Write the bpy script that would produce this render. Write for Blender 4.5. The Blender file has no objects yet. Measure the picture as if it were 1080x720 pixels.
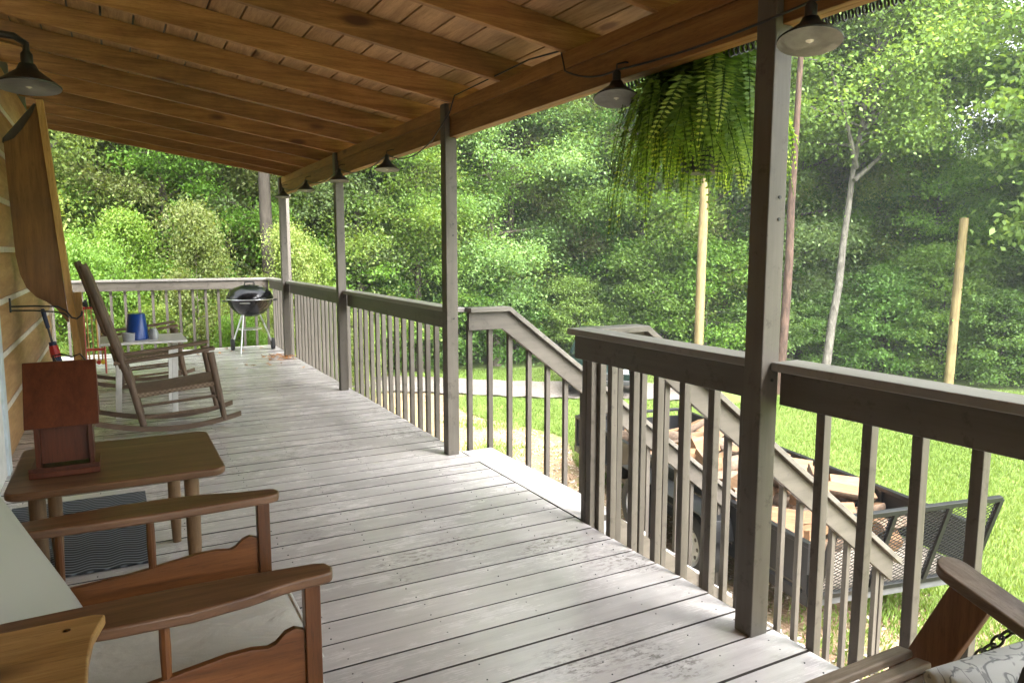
import bpy, math, random
import numpy as np
from mathutils import Vector, Matrix
R = math.radians
rnd = random.Random(7)
scene = bpy.context.scene
COL = scene.collection
GZ = -1.7                      # ground level below the deck

# ------------------------------------------------------------------ helpers
OFF = {}
def link(o): COL.objects.link(o); return o
def tag(o, label=None, cat=None, group=None, kind=None):
    if label: o['label'] = label
    if cat: o['category'] = cat
    if group: o['group'] = group
    if kind: o['kind'] = kind
    return o
def thing(name, label, cat, loc=(0, 0, 0), group=None):
    o = link(bpy.data.objects.new(name, None)); o.empty_display_size = .1
    o.location = loc; OFF[o] = Vector(loc)
    return tag(o, label, cat, group)
def kids(o): return list(o.children)
def copy_tree(o, parent=None):
    chs = kids(o)
    c = o.copy(); link(c)
    if parent: c.parent = parent
    for ch in chs: copy_tree(ch, c)
    return c

class MB:
    def __init__(s): s.v = []; s.f = []; s.mi = []; s.cur = 0
    def add(s, vs, fs):
        b = len(s.v); s.v += [Vector(v) for v in vs]
        for f in fs: s.f.append([i + b for i in f]); s.mi.append(s.cur)
        return s
    def box(s, c, d, M=None):
        x, y, z = d[0] / 2, d[1] / 2, d[2] / 2
        vs = [Vector((sx * x, sy * y, sz * z)) for sz in (-1, 1) for sy in (-1, 1) for sx in (-1, 1)]
        if M is not None: vs = [M @ v for v in vs]
        vs = [v + Vector(c) for v in vs]
        return s.add(vs, [(0, 2, 3, 1), (4, 5, 7, 6), (0, 1, 5, 4), (2, 6, 7, 3), (0, 4, 6, 2), (1, 3, 7, 5)])
    def span(s, a, b):
        return s.box([(p + q) / 2 for p, q in zip(a, b)], [abs(q - p) for p, q in zip(a, b)])
    def bar(s, p0, p1, w, h, up=(0, 0, 1)):
        p0, p1 = Vector(p0), Vector(p1); d = p1 - p0; L = d.length; d.normalize()
        u = Vector(up); sd = d.cross(u)
        if sd.length < 1e-4: sd = d.cross(Vector((1, 0, 0)))
        sd.normalize(); u = sd.cross(d)
        M = Matrix((sd, d, u)).transposed()
        return s.box((p0 + p1) / 2, (w, L, h), M)
    def tube(s, pts, r, n=10, cap=True):
        pts = [Vector(p) for p in pts]; m = len(pts)
        if not hasattr(r, '__len__'): r = [r] * m
        vs, fs = [], []; prev = None
        for i, p in enumerate(pts):
            t = (pts[min(i + 1, m - 1)] - pts[max(i - 1, 0)])
            if t.length < 1e-9: t = Vector((0, 0, 1))
            t.normalize()
            if prev is None:
                a = t.cross(Vector((0, 0, 1)))
                if a.length < 1e-3: a = t.cross(Vector((1, 0, 0)))
            else: a = prev - t * prev.dot(t)
            a.normalize(); prev = a; b = t.cross(a)
            for k in range(n):
                q = 2 * math.pi * k / n
                vs.append(p + (a * math.cos(q) + b * math.sin(q)) * r[i])
        for i in range(m - 1):
            for k in range(n):
                k2 = (k + 1) % n
                fs.append((i * n + k, i * n + k2, (i + 1) * n + k2, (i + 1) * n + k))
        if cap:
            fs.append(tuple(reversed(range(n)))); fs.append(tuple((m - 1) * n + k for k in range(n)))
        return s.add(vs, fs)
    def lathe(s, prof, n=24, c=(0, 0, 0)):
        c = Vector(c); vs = []; fs = []
        for r, z in prof:
            for k in range(n):
                q = 2 * math.pi * k / n; vs.append(c + Vector((r * math.cos(q), r * math.sin(q), z)))
        for i in range(len(prof) - 1):
            for k in range(n):
                k2 = (k + 1) % n; fs.append((i * n + k, i * n + k2, (i + 1) * n + k2, (i + 1) * n + k))
        if prof[0][0] > 1e-4: fs.append(tuple(reversed(range(n))))
        if prof[-1][0] > 1e-4: fs.append(tuple((len(prof) - 1) * n + k for k in range(n)))
        return s.add(vs, fs)
    def prism(s, poly, o, u, v, w):
        o, u, v, w = Vector(o), Vector(u), Vector(v), Vector(w); n = len(poly)
        a = [o + u * p[0] + v * p[1] for p in poly]; b = [p + w for p in a]
        fs = [tuple(range(n)), tuple(reversed(range(n, 2 * n)))]
        for i in range(n):
            j = (i + 1) % n; fs.append((i, i + n, j + n, j))
        return s.add(a + b, fs)
    def build(s, name, mat, parent=None, bevel=0, smooth=35, seg=2):
        me = bpy.data.meshes.new(name)
        off = OFF.get(parent, Vector()) if parent else Vector()
        me.from_pydata([tuple(v - off) for v in s.v], [], s.f)
        mats = mat if isinstance(mat, (list, tuple)) else [mat]
        for m in mats: me.materials.append(m)
        if len(mats) > 1: me.polygons.foreach_set('material_index', s.mi)
        import bmesh
        bm = bmesh.new(); bm.from_mesh(me); bmesh.ops.recalc_face_normals(bm, faces=bm.faces); bm.to_mesh(me); bm.free()
        if smooth:
            me.polygons.foreach_set('use_smooth', [True] * len(me.polygons))
            me.set_sharp_from_angle(angle=R(smooth))
        o = link(bpy.data.objects.new(name, me))
        if parent: o.parent = parent; OFF[o] = off
        if bevel:
            b = o.modifiers.new('bevel', 'BEVEL'); b.width = bevel; b.segments = seg; b.limit_method = 'ANGLE'; b.angle_limit = R(40)
            b.harden_normals = bool(smooth)
        return o
def B(a, b): return MB().span(a, b)

# ------------------------------------------------------------------ materials
class NT:
    def __init__(s, name):
        s.m = bpy.data.materials.new(name); s.m.use_nodes = True; s.t = s.m.node_tree; s.t.nodes.clear()
        s.out = s.n('ShaderNodeOutputMaterial')
    def n(s, typ, inp=None, **kw):
        nd = s.t.nodes.new(typ)
        for k, v in kw.items(): setattr(nd, k, v)
        for k, v in (inp or {}).items(): s.set(nd, k, v)
        return nd
    def set(s, nd, k, v):
        i = nd.inputs[k]
        if isinstance(v, bpy.types.NodeSocket): s.t.links.new(v, i)
        else: i.default_value = v
    def ramp(s, fac, stops, interp='LINEAR'):
        r = s.n('ShaderNodeValToRGB', {'Fac': fac}); cr = r.color_ramp; cr.interpolation = interp
        while len(cr.elements) > 1: cr.elements.remove(cr.elements[-1])
        cr.elements[0].position = stops[0][0]; cr.elements[0].color = col(stops[0][1])
        for p, c in stops[1:]:
            e = cr.elements.new(p); e.color = col(c)
        return r.outputs[0]
    def math(s, op, a, b=0.5, clamp=False):
        m = s.n('ShaderNodeMath', {0: a, 1: b}, operation=op, use_clamp=clamp); return m.outputs[0]
    def mix(s, f, a, b, mode='MIX'):
        m = s.n('ShaderNodeMix', data_type='RGBA', blend_type=mode)
        s.set(m, 0, f); s.set(m, 6, a); s.set(m, 7, b); return m.outputs[2]
    def noise(s, vec, scale, detail=4, rough=.55, dist=0):
        return s.n('ShaderNodeTexNoise', {'Vector': vec, 'Scale': scale, 'Detail': detail, 'Roughness': rough, 'Distortion': dist}).outputs[0]
    def coord(s, scale=(1, 1, 1), which='Object', loc=None):
        c = s.n('ShaderNodeTexCoord').outputs[which]
        mp = s.n('ShaderNodeMapping', {'Vector': c, 'Scale': scale})
        if loc is not None: s.set(mp, 'Location', loc)
        return mp.outputs[0]
    def bump(s, h, strength=.3, dist=.01):
        return s.n('ShaderNodeBump', {'Height': h, 'Strength': strength, 'Distance': dist}).outputs[0]
    def pbsdf(s, color, rough=.5, normal=None, metal=0, spec=.5, **kw):
        p = s.n('ShaderNodeBsdfPrincipled', {'Base Color': color if isinstance(color, bpy.types.NodeSocket) else col(color), 'Roughness': rough, 'Metallic': metal, 'Specular IOR Level': spec})
        if normal is not None: s.set(p, 'Normal', normal)
        for k, v in kw.items(): s.set(p, k.replace('_', ' '), v)
        return p.outputs[0]
    def done(s, sh): s.t.links.new(sh, s.out.inputs[0]); return s.m
def col(c): return (c[0], c[1], c[2], 1)
def jitter_vec(t):
    oi = t.n('ShaderNodeObjectInfo').outputs['Random']
    return oi, t.n('ShaderNodeCombineXYZ', {0: t.math('MULTIPLY', oi, 37.), 1: t.math('MULTIPLY', oi, 91.), 2: t.math('MULTIPLY', oi, 53.)}).outputs[0]

AX = {'X': (1, 14, 14), 'Y': (14, 1, 14), 'Z': (14, 14, 1)}
def wood(name, dark, light, axis='X', rough=.5, knots=True, scale=1., knotcol=None, bump=.15, spec=.35, stain=0.0):
    t = NT(name); oi, jv = jitter_vec(t)
    sc = tuple(a * scale for a in AX[axis])
    base = t.coord(sc, loc=jv)
    n1 = t.noise(base, 1.6, 5, .6, .8)
    n2 = t.noise(base, 7., 3, .6, .2)
    c = t.ramp(n1, [(.3, dark), (.7, light)])
    g = t.ramp(n2, [(.3, (.72, .68, .64)), (.6, (1, 1, 1))])
    c = t.mix(.8, c, g, 'MULTIPLY')
    big = t.noise(t.coord((1.3, 1.3, 1.3), loc=jv), 1.5, 3)
    c = t.mix(.55, c, t.ramp(big, [(.3, (.6, .57, .54)), (.7, (1.12, 1.1, 1.08))]), 'MULTIPLY')
    po = t.noise(t.coord(tuple(a * scale * 4 for a in AX[axis]), loc=jv), 6., 3, .7)
    c = t.mix(.6, c, t.ramp(po, [(.34, (.55, .5, .46)), (.46, (1, 1, 1))]), 'MULTIPLY')
    if knots:
        kc = [.7 if a == 1 else .42 for a in AX[axis]]
        kv = t.coord(tuple(6. * k * scale for k in kc) if False else tuple((1.6 if a == 1 else 4.5) * scale for a in AX[axis]), loc=jv)
        vo = t.n('ShaderNodeTexVoronoi', {'Vector': kv, 'Scale': 1., 'Randomness': 1.}).outputs['Distance']
        km = t.ramp(vo, [(.08, (1, 1, 1)), (.16, (0, 0, 0))])
        c = t.mix(km, c, col(knotcol or tuple(.35 * d for d in dark)))
    if stain:
        sv = t.noise(t.coord((.9, .9, .9), loc=jv), 1.3, 6, .65)
        c = t.mix(t.ramp(sv, [(.55, (0, 0, 0)), (.75, (stain,) * 3)]), c, col(tuple(.3 * d for d in dark)))
    v = t.math('ADD', t.math('MULTIPLY', oi, .45), .8)
    c = t.mix(1., c, t.n('ShaderNodeCombineColor', {0: v, 1: v, 2: v}).outputs[0], 'MULTIPLY')
    rr = t.math('ADD', rough - .14, t.math('MULTIPLY', big, .28))
    return t.done(t.pbsdf(c, rr, t.bump(n2, bump, .004), spec=spec))
def paint(name, a, b, axis='Z', rough=.55, wear=None, spec=.4):
    t = NT(name); oi, jv = jitter_vec(t)
    base = t.coord(tuple((14 if q > 1 else 1) for q in AX[axis]), loc=jv)
    n1 = t.noise(base, 1.2, 5, .6, .3); n2 = t.noise(base, 6, 3)
    big = t.noise(t.coord((2, 2, 2), loc=jv), 1.6, 5, .6)
    c = t.ramp(t.math('ADD', t.math('MULTIPLY', n1, .6), t.math('MULTIPLY', big, .4)), [(.35, a), (.65, b)])
    if wear:
        w = t.noise(t.coord((5, 5, 5), loc=jv), 3, 6, .7)
        c = t.mix(t.ramp(w, [(.57, (0, 0, 0)), (.66, (.7,) * 3)]), c, col(wear))
    return t.done(t.pbsdf(c, rough, t.bump(n2, .25, .003), spec=spec))
def plain(name, c, rough=.5, metal=0, var=.12, spec=.5, scale=12, bump=0):
    t = NT(name); oi, jv = jitter_vec(t)
    n1 = t.noise(t.coord((1, 1, 1), loc=jv), scale, 5, .6)
    cc = t.ramp(n1, [(.3, tuple(x * (1 - var) for x in c)), (.7, tuple(min(1, x * (1 + var)) for x in c))])
    r = t.math('ADD', rough - .06, t.math('MULTIPLY', n1, .12))
    return t.done(t.pbsdf(cc, r, t.bump(n1, bump, .004) if bump else None, metal, spec))

M = {}
M['rail'] = paint('taupe_paint_upright', (.078, .068, .055), (.125, .110, .092), 'Z', .5, (.05, .043, .035))
M['railY'] = paint('taupe_paint_along', (.078, .068, .055), (.125, .110, .092), 'Y', .42, (.05, .043, .035))
M['railX'] = paint('taupe_paint_across', (.078, .068, .055), (.125, .110, .092), 'X', .42, (.05, .043, .035))
M['railst'] = paint('shaded_taupe_paint', (.046, .040, .033), (.082, .072, .06), 'Z', .5, (.04, .035, .03))  # stair copy of the railing taupe, shade put into the colour against the sun
M['railstX'] = paint('shaded_taupe_along', (.046, .040, .033), (.082, .072, .06), 'X', .5, (.04, .035, .03))  # same shaded copy, grain along the rail
M['capst'] = paint('shaded_taupe_cap', (.075, .067, .057), (.12, .11, .097), 'X', .4, (.05, .045, .04))  # cap taupe, likewise darkened so the sunlit stair caps stay dim
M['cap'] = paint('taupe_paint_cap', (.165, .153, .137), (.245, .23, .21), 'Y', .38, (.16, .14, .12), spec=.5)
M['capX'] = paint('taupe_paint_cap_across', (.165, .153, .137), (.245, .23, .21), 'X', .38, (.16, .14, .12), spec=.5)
M['rafter'] = wood('pine_rafter', (.215, .098, .026), (.43, .225, .072), 'X', .6, True, .9, (.10, .04, .015), stain=.5)
M['beam'] = wood('pine_beam', (.225, .102, .028), (.43, .225, .072), 'Y', .55, True, .8, (.11, .045, .015), stain=.35)
M['roofplank'] = wood('roof_plank', (.27, .15, .06), (.47, .29, .135), 'Y', .65, True, .9, (.14, .07, .03), stain=.4)
M['darkwood'] = wood('red_brown_wood', (.10, .036, .010), (.205, .080, .024), 'X', .32, False, .8, spec=.5)
M['armwood'] = wood('worn_brown_wood', (.085, .040, .019), (.23, .125, .068), 'X', .34, False, .8, spec=.5, stain=.6)
M['darkwoodZ'] = wood('red_brown_wood_upright', (.10, .036, .010), (.205, .080, .024), 'Z', .32, False, .8, spec=.5)
M['tabletop'] = wood('worn_table_wood', (.125, .062, .030), (.24, .135, .073), 'X', .4, False, .6, stain=.5)
M['tableleg'] = wood('worn_table_leg', (.12, .07, .035), (.22, .14, .075), 'Z', .45, False, .8)
M['oak'] = wood('golden_oak', (.30, .165, .055), (.46, .285, .11), 'X', .4, True, .7, (.10, .05, .02))
M['oakZ'] = wood('golden_oak_upright', (.30, .165, .055), (.46, .285, .11), 'Z', .4, False, .7)
M['feeder'] = wood('red_cedar', (.062, .017, .007), (.105, .029, .012), 'Z', .38, False, .6)
M['rocker'] = wood('weathered_hickory', (.10, .066, .044), (.19, .135, .095), 'Z', .6, True, 1.2)
M['rockerX'] = wood('weathered_hickory_flat', (.10, .066, .044), (.19, .135, .095), 'X', .6, False, 1.2)
M['ply'] = wood('amber_plywood', (.17, .080, .022), (.28, .14, .042), 'Z', .45, True, .5, (.12, .05, .02))
M['yellowpine'] = wood('yellow_pine_edge', (.46, .27, .08), (.62, .40, .15), 'Z', .5, False, .7)
M['polewood'] = wood('treated_pole', (.125, .095, .04), (.225, .18, .082), 'Z', .75, True, .8, (.05, .035, .018), stain=.6)
M['swingwood'] = wood('swing_weathered', (.16, .11, .075), (.30, .235, .175), 'Y', .45, False, 1.1)
M['swingslat'] = wood('swing_slat', (.22, .165, .12), (.36, .30, .235), 'X', .45, False, 1.1)
M['swingsup'] = wood('swing_support', (.17, .075, .028), (.27, .13, .055), 'Z', .5, False, .8)
M['black'] = plain('black_iron', (.018, .018, .018), .45)
M['cable'] = plain('black_cable', (.012, .012, .012), .5)
M['enamel'] = plain('black_enamel', (.006, .006, .007), .2, spec=.5)
M['alu'] = plain('dull_aluminium', (.62, .63, .64), .35, .85)
M['chain'] = plain('chain_steel', (.05, .045, .04), .45, .8)
M['white'] = plain('white_paint', (.72, .72, .69), .45)
M['cloth'] = plain('cream_canvas', (.56, .54, .485), .85, var=.10, scale=7, bump=.15)
def cloth_mat():
    t = NT('creased_cream_canvas'); p = t.coord((1, 1, 1))
    cr = t.noise(t.coord((1.0, 1.5, 1)), 6.5, 3, .45, .5); wv = t.noise(p, 160, 2); sp_ = t.noise(p, 3, 4)
    c = t.ramp(sp_, [(.3, (.47, .45, .40)), (.7, (.58, .565, .515))])
    b1 = t.bump(cr, .75, .02); b2 = t.n('ShaderNodeBump', {'Height': wv, 'Strength': .25, 'Distance': .002, 'Normal': b1}).outputs[0]
    return t.done(t.pbsdf(c, .9, b2, spec=.2))
M['cloth'] = cloth_mat()
M['vinyl'] = plain('pale_vinyl', (.37, .365, .32), .5, var=.04, scale=3)
M['blue'] = plain('blue_plastic', (.006, .05, .26), .3)
M['greyplastic'] = plain('grey_glass', (.30, .31, .32), .3)
M['red'] = plain('red_paint', (.40, .03, .025), .35)
M['yellow'] = plain('yellow_paint', (.55, .38, .03), .35)
M['navy'] = plain('navy_cloth', (.015, .025, .06), .7)
M['rubber'] = plain('tyre_rubber', (.025, .025, .026), .75)
M['trailer'] = plain('trailer_black', (.006, .0062, .007), .4)
M['galv'] = plain('worn_steel', (.09, .092, .095), .5, .3)
M['wheelwhite'] = plain('white_wheel', (.5, .5, .5), .35)
M['bedwood'] = wood('trailer_boards', (.12, .105, .085), (.22, .195, .165), 'Y', .7, False, .8)
M['bark'] = plain('wood_bark', (.10, .068, .045), .9, var=.5, scale=30, bump=.6)
M['split'] = wood('split_wood', (.11, .06, .028), (.215, .128, .068), 'X', .75, False, 1.5)
M['soil'] = plain('potting_soil', (.03, .02, .015), .9)
M['pot'] = plain('dark_pot', (.018, .02, .018), .4)
M['cargreen'] = plain('dark_green_car_paint', (.003, .009, .008), .3, spec=.4)
M['glass'] = plain('tinted_glass', (.006, .009, .009), .08, spec=.5)
M['chrome'] = plain('chrome', (.7, .7, .7), .15, 1.)
M['lens'] = plain('lamp_lens', (.7, .72, .72), .1)
M['bulb'] = plain('clear_bulb', (.75, .72, .62), .1)
M['shadein'] = plain('aged_white_shade', (.30, .29, .265), .5, var=.3)
M['trim'] = plain('pale_blue_trim', (.55, .62, .66), .4)

def deck_mat():
    t = NT('grey_deck_stain')
    ri = t.n('ShaderNodeNewGeometry').outputs['Random Per Island']
    jv = t.n('ShaderNodeCombineXYZ', {0: t.math('MULTIPLY', ri, 31.), 1: t.math('MULTIPLY', ri, 17.), 2: 0.}).outputs[0]
    st = t.coord((1, 16, 1), loc=jv)
    n1 = t.noise(st, 1.4, 6, .65, .4); n2 = t.noise(st, 7, 4, .7)
    big = t.noise(t.coord((1, 1.6, 1)), 2.2, 6, .68)
    fine = t.noise(t.coord((1, 2, 1)), 22, 5, .7)
    c = t.ramp(n1, [(.3, (.485, .455, .44)), (.7, (.595, .565, .55))])
    c = t.mix(t.ramp(n2, [(.56, (0, 0, 0)), (.72, (.35,) * 3)]), c, col((.29, .275, .265)))
    c = t.mix(.55, c, t.ramp(big, [(.32, (.82, .805, .80)), (.6, (1.03, 1.03, 1.03))]), 'MULTIPLY')
    # worn patches where the stain has flaked away
    wm = t.math('MULTIPLY', t.ramp(t.noise(t.coord((1, 1.5, 1), loc=(3.1, 8.3, 0)), 1.1, 4, .6), [(.56, (0, 0, 0)), (.68, (1, 1, 1))]), t.ramp(fine, [(.5, (0, 0, 0)), (.58, (1, 1, 1))]))
    c = t.mix(t.math('MULTIPLY', wm, .75), c, col((.12, .10, .085)))
    v = t.math('ADD', t.math('MULTIPLY', ri, .22), .87)
    c = t.mix(1., c, t.n('ShaderNodeCombineColor', {0: v, 1: v, 2: v}).outputs[0], 'MULTIPLY')
    r = t.ramp(t.math('ADD', t.math('MULTIPLY', big, .6), t.math('MULTIPLY', n2, .4)), [(.35, (.11,) * 3), (.65, (.36,) * 3)])
    return t.done(t.pbsdf(c, r, t.bump(n2, .16, .004), spec=.75))
M['deck'] = deck_mat()
M['deckedge'] = plain('damp_board_edge', (.045, .038, .032), .8)

def ground_mat():
    t = NT('lawn_and_dirt')
    p = t.coord((1, 1, 1))
    sx = t.n('ShaderNodeSeparateXYZ', {0: p}); X, Y = sx.outputs[0], sx.outputs[1]
    n = t.noise(p, .55, 5, .6); nf = t.noise(p, 9, 5, .7); nff = t.noise(p, 45, 4, .7)
    g = t.ramp(nf, [(.3, (.085, .12, .03)), (.55, (.125, .175, .042)), (.75, (.19, .225, .075))])
    dirt = t.ramp(nff, [(.3, (.12, .07, .04)), (.5, (.26, .17, .105)), (.7, (.42, .33, .25))])
    # bare strip along the porch and under the stair foot
    d = t.math('ADD', t.math('SUBTRACT', X, t.math('MULTIPLY', Y, .04)), t.math('MULTIPLY', n, -3.2))
    m = t.ramp(t.math('MULTIPLY', d, .1), [(.42, (1, 1, 1)), (.50, (0, 0, 0))])
    m = t.math('MULTIPLY', m, t.ramp(nf, [(.35, (.35,) * 3), (.55, (1, 1, 1))]))
    c = t.mix(m, g, dirt)
    # forest floor beyond the tree line
    dist = t.n('ShaderNodeVectorMath', {0: p, 1: (2., 3., GZ)}, operation='DISTANCE').outputs['Value']
    fm = t.ramp(t.math('MULTIPLY', t.math('ADD', dist, t.math('MULTIPLY', n, 2.)), .02), [(.335, (0, 0, 0)), (.37, (1, 1, 1))])
    c = t.mix(fm, c, t.ramp(nf, [(.35, (.07, .085, .03)), (.6, (.12, .18, .045))]))
    return t.done(t.pbsdf(c, .9, t.bump(nff, .6, .03), spec=.2))
M['ground'] = ground_mat()
def gravel_mat():
    t = NT('pale_gravel'); p = t.coord((1, 1, 1))
    vo = t.n('ShaderNodeTexVoronoi', {'Vector': p, 'Scale': 38.}); n = t.noise(p, 1.2, 5)
    c = t.ramp(vo.outputs['Color'], [(.1, (.11, .098, .085)), (.9, (.21, .19, .172))])
    c = t.mix(.5, c, t.ramp(n, [(.3, (.75, .68, .6)), (.7, (1.05, 1.05, 1.05))]), 'MULTIPLY')
    return t.done(t.pbsdf(c, .9, t.bump(vo.outputs['Distance'], .6, .02), spec=.2))
M['gravel'] = gravel_mat()
def wall_mat():
    t = NT('log_siding'); oi, jv = jitter_vec(t)
    st = t.coord((8, 1, 8)); n1 = t.noise(st, 1.2, 6, .65, .6); n2 = t.noise(st, 5, 4, .6)
    c = t.ramp(n1, [(.3, (.33, .17, .065)), (.7, (.56, .35, .16))])
    c = t.mix(.6, c, t.ramp(n2, [(.3, (.7, .65, .6)), (.6, (1, 1, 1))]), 'MULTIPLY')
    return t.done(t.pbsdf(c, .55, t.bump(n2, .2, .004)))
M['log'] = wall_mat()
M['chink'] = plain('pale_chinking', (.66, .60, .50), .85, var=.12)

def rug_mat():
    t = NT('ribbed_mat'); p = t.coord((1, 1, 1))
    sx = t.n('ShaderNodeSeparateXYZ', {0: p})
    w = t.math('SINE', t.math('ADD', t.math('MULTIPLY', sx.outputs[1], 190.), t.math('MULTIPLY', t.math('SINE', t.math('MULTIPLY', sx.outputs[0], 45.)), 2.4)))
    c = t.ramp(w, [(.0, (.015, .018, .022)), (.4, (.04, .048, .06)), (.85, (.22, .245, .28))])
    return t.done(t.pbsdf(c, .8, t.bump(w, .5, .004)))
M['rug'] = rug_mat()
def pillow_mat():
    t = NT('leaf_print_fabric'); p = t.coord((1, 1, 1))
    a = t.noise(p, 9, 2, .5, 1.8); b = t.noise(p, 26, 3, .6, .6)
    m = t.ramp(a, [(.455, (0, 0, 0)), (.47, (1, 1, 1)), (.50, (1, 1, 1)), (.515, (0, 0, 0))])
    m2 = t.ramp(b, [(.60, (0, 0, 0)), (.63, (.8,) * 3)])
    c = t.mix(t.math('MAXIMUM', m, m2), col((.52, .535, .51)), col((.22, .23, .23)))
    return t.done(t.pbsdf(c, .85, t.bump(t.noise(p, 90, 2), .2, .003)))
M['pillow'] = pillow_mat()
def weave_mat():
    t = NT('woven_seat'); p = t.coord((1, 1, 1))
    br = t.n('ShaderNodeTexChecker', {'Vector': p, 'Scale': 55.}).outputs[1]
    n = t.noise(p, 20, 4)
    c = t.ramp(t.math('ADD', t.math('MULTIPLY', br, .4), t.math('MULTIPLY', n, .6)), [(.2, (.10, .065, .04)), (.8, (.23, .165, .11))])
    return t.done(t.pbsdf(c, .75, t.bump(br, .4, .004)))
M['weave'] = weave_mat()

def leaf_mat(name, lo, mid, hi, trans=.55, rough=.5):
    t = NT(name)
    tint = t.n('ShaderNodeAttribute', attribute_name='tint').outputs['Fac']
    oi = t.n('ShaderNodeObjectInfo').outputs['Random']
    c = t.ramp(tint, [(.0, lo), (.5, mid), (1., hi)])
    hs = t.n('ShaderNodeHueSaturation', {'Hue': t.math('ADD', t.math('MULTIPLY', oi, .035), .4825), 'Saturation': t.math('ADD', t.math('MULTIPLY', oi, .25), .85), 'Value': t.math('ADD', t.math('MULTIPLY', t.math('FRACT', t.math('MULTIPLY', oi, 7.3)), .55), .75), 'Fac': 1., 'Color': c}).outputs[0]
    p = t.pbsdf(hs, rough, spec=.3)
    tr = t.n('ShaderNodeBsdfTranslucent', {'Color': t.mix(1., hs, col((1.25, 1.15, .5)), 'MULTIPLY')}).outputs[0]
    return t.done(t.n('ShaderNodeMixShader', {0: trans, 1: p, 2: tr}).outputs[0])
M['leaf'] = leaf_mat('leaf_green', (.085, .165, .026), (.145, .255, .045), (.21, .33, .075))
M['leafdark'] = leaf_mat('leaf_dark_green', (.065, .14, .028), (.105, .20, .042), (.155, .265, .062))
M['leafpale'] = leaf_mat('leaf_yellow_green', (.095, .16, .026), (.15, .225, .04), (.26, .315, .10))
M['leafblue'] = leaf_mat('leaf_grey_green', (.09, .165, .052), (.145, .235, .075), (.20, .295, .115))
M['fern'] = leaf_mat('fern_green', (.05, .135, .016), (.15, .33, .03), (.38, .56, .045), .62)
M['grass'] = leaf_mat('grass_blade', (.105, .165, .034), (.15, .215, .05), (.215, .265, .095), .4)
def bark_mat(name, a, b, sc=1.):
    t = NT(name); oi, jv = jitter_vec(t)
    n1 = t.noise(t.coord((6 * sc, 6 * sc, 1.6 * sc), loc=jv), 2.2, 6, .7, .5)
    n2 = t.noise(t.coord((2, 2, 2), loc=jv), 1.5, 4)
    c = t.mix(.5, t.ramp(n1, [(.35, a), (.65, b)]), t.ramp(n2, [(.3, (.6, .6, .55)), (.7, (1.1, 1.1, 1.05))]), 'MULTIPLY')
    return t.done(t.pbsdf(c, .9, t.bump(n1, .8, .03), spec=.2))
M['trunk'] = bark_mat('grey_bark', (.06, .05, .04), (.16, .14, .115))
M['trunkpale'] = bark_mat('pale_oak_bark', (.055, .05, .042), (.17, .16, .138))
M['trunkpine'] = bark_mat('red_pine_bark', (.032, .022, .017), (.095, .060, .045))
M['trunkdark'] = bark_mat('dark_wet_bark', (.03, .025, .02), (.05, .043, .035))

# ------------------------------------------------------------------ setting: ground
def terrain():
    n = 130
    xs = np.concatenate([np.linspace(-140, -20, 22)[:-1], np.linspace(-20, 34, 84)[:-1], np.linspace(34, 170, 25)])
    ys = np.concatenate([np.linspace(-90, -10, 14)[:-1], np.linspace(-10, 34, 74)[:-1], np.linspace(34, 190, 29)])
    Xg, Yg = np.meshgrid(xs, ys); d = np.hypot(Xg - 2, Yg - 3)
    ang = np.arctan2(Xg - 2, Yg - 3)
    up = np.clip(d - 17, 0, 80); Z = GZ + .20 * up * np.clip(up / 12, 0, 1) * (.75 + .35 * np.sin(ang * 3 + 1))
    Z += .035 * np.sin(Xg * 1.3 + Yg * .7) * np.cos(Yg * 1.1) * np.clip((d - 4) / 6, 0, 1)
    W = len(xs); v = np.stack([Xg, Yg, Z], -1).reshape(-1, 3)
    f = [(j * W + i, j * W + i + 1, (j + 1) * W + i + 1, (j + 1) * W + i) for j in range(len(ys) - 1) for i in range(W - 1)]
    me = bpy.data.meshes.new('ground'); me.from_pydata(v.tolist(), [], f); me.materials.append(M['ground'])
    me.polygons.foreach_set('use_smooth', [True] * len(f))
    o = link(bpy.data.objects.new('ground', me)); o['kind'] = 'structure'
    return o
terrain()
def gz(x, y):
    d = math.hypot(x - 2, y - 3); a = math.atan2(x - 2, y - 3); up = min(max(d - 17, 0), 80)
    return GZ + .20 * up * min(up / 12, 1) * (.75 + .35 * math.sin(a * 3 + 1)) + .035 * math.sin(x * 1.3 + y * .7) * math.cos(y * 1.1) * min(max((d - 4) / 6, 0), 1)
def ribbon(name, pts, wid, mat, dz):
    mb = MB(); L = []
    # resample
    P = [Vector((*p, 0)) for p in pts]; res = []
    for i in range(len(P) - 1):
        for k in range(12):
            t = k / 12
            p0, p1, p2, p3 = P[max(i - 1, 0)], P[i], P[i + 1], P[min(i + 2, len(P) - 1)]
            res.append(.5 * ((2 * p1) + (p2 - p0) * t + (2 * p0 - 5 * p1 + 4 * p2 - p3) * t * t + (3 * p1 - p0 - 3 * p2 + p3) * t ** 3))
    vs = []; fs = []
    for i, p in enumerate(res):
        t = res[min(i + 1, len(res) - 1)] - res[max(i - 1, 0)]; t.normalize(); s = Vector((-t.y, t.x, 0))
        for k in range(7):
            q = p + s * (k / 6 - .5) * wid * (1 + .09 * math.sin(i * 1.7 + k))
            vs.append((q.x, q.y, gz(q.x, q.y) + dz))
    for i in range(len(res) - 1):
        for k in range(6): fs.append((i * 7 + k, i * 7 + k + 1, (i + 1) * 7 + k + 1, (i + 1) * 7 + k))
    mb.add(vs, fs); o = mb.build(name, mat); o['kind'] = 'structure'; return o
ribbon('driveway', [(-1.5, 19.), (2.5, 18.2), (5.2, 17.2), (7.3, 15.7), (9.2, 14.2), (10.6, 13.2), (11.6, 12.4)], 1.8, M['gravel'], .05)

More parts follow.
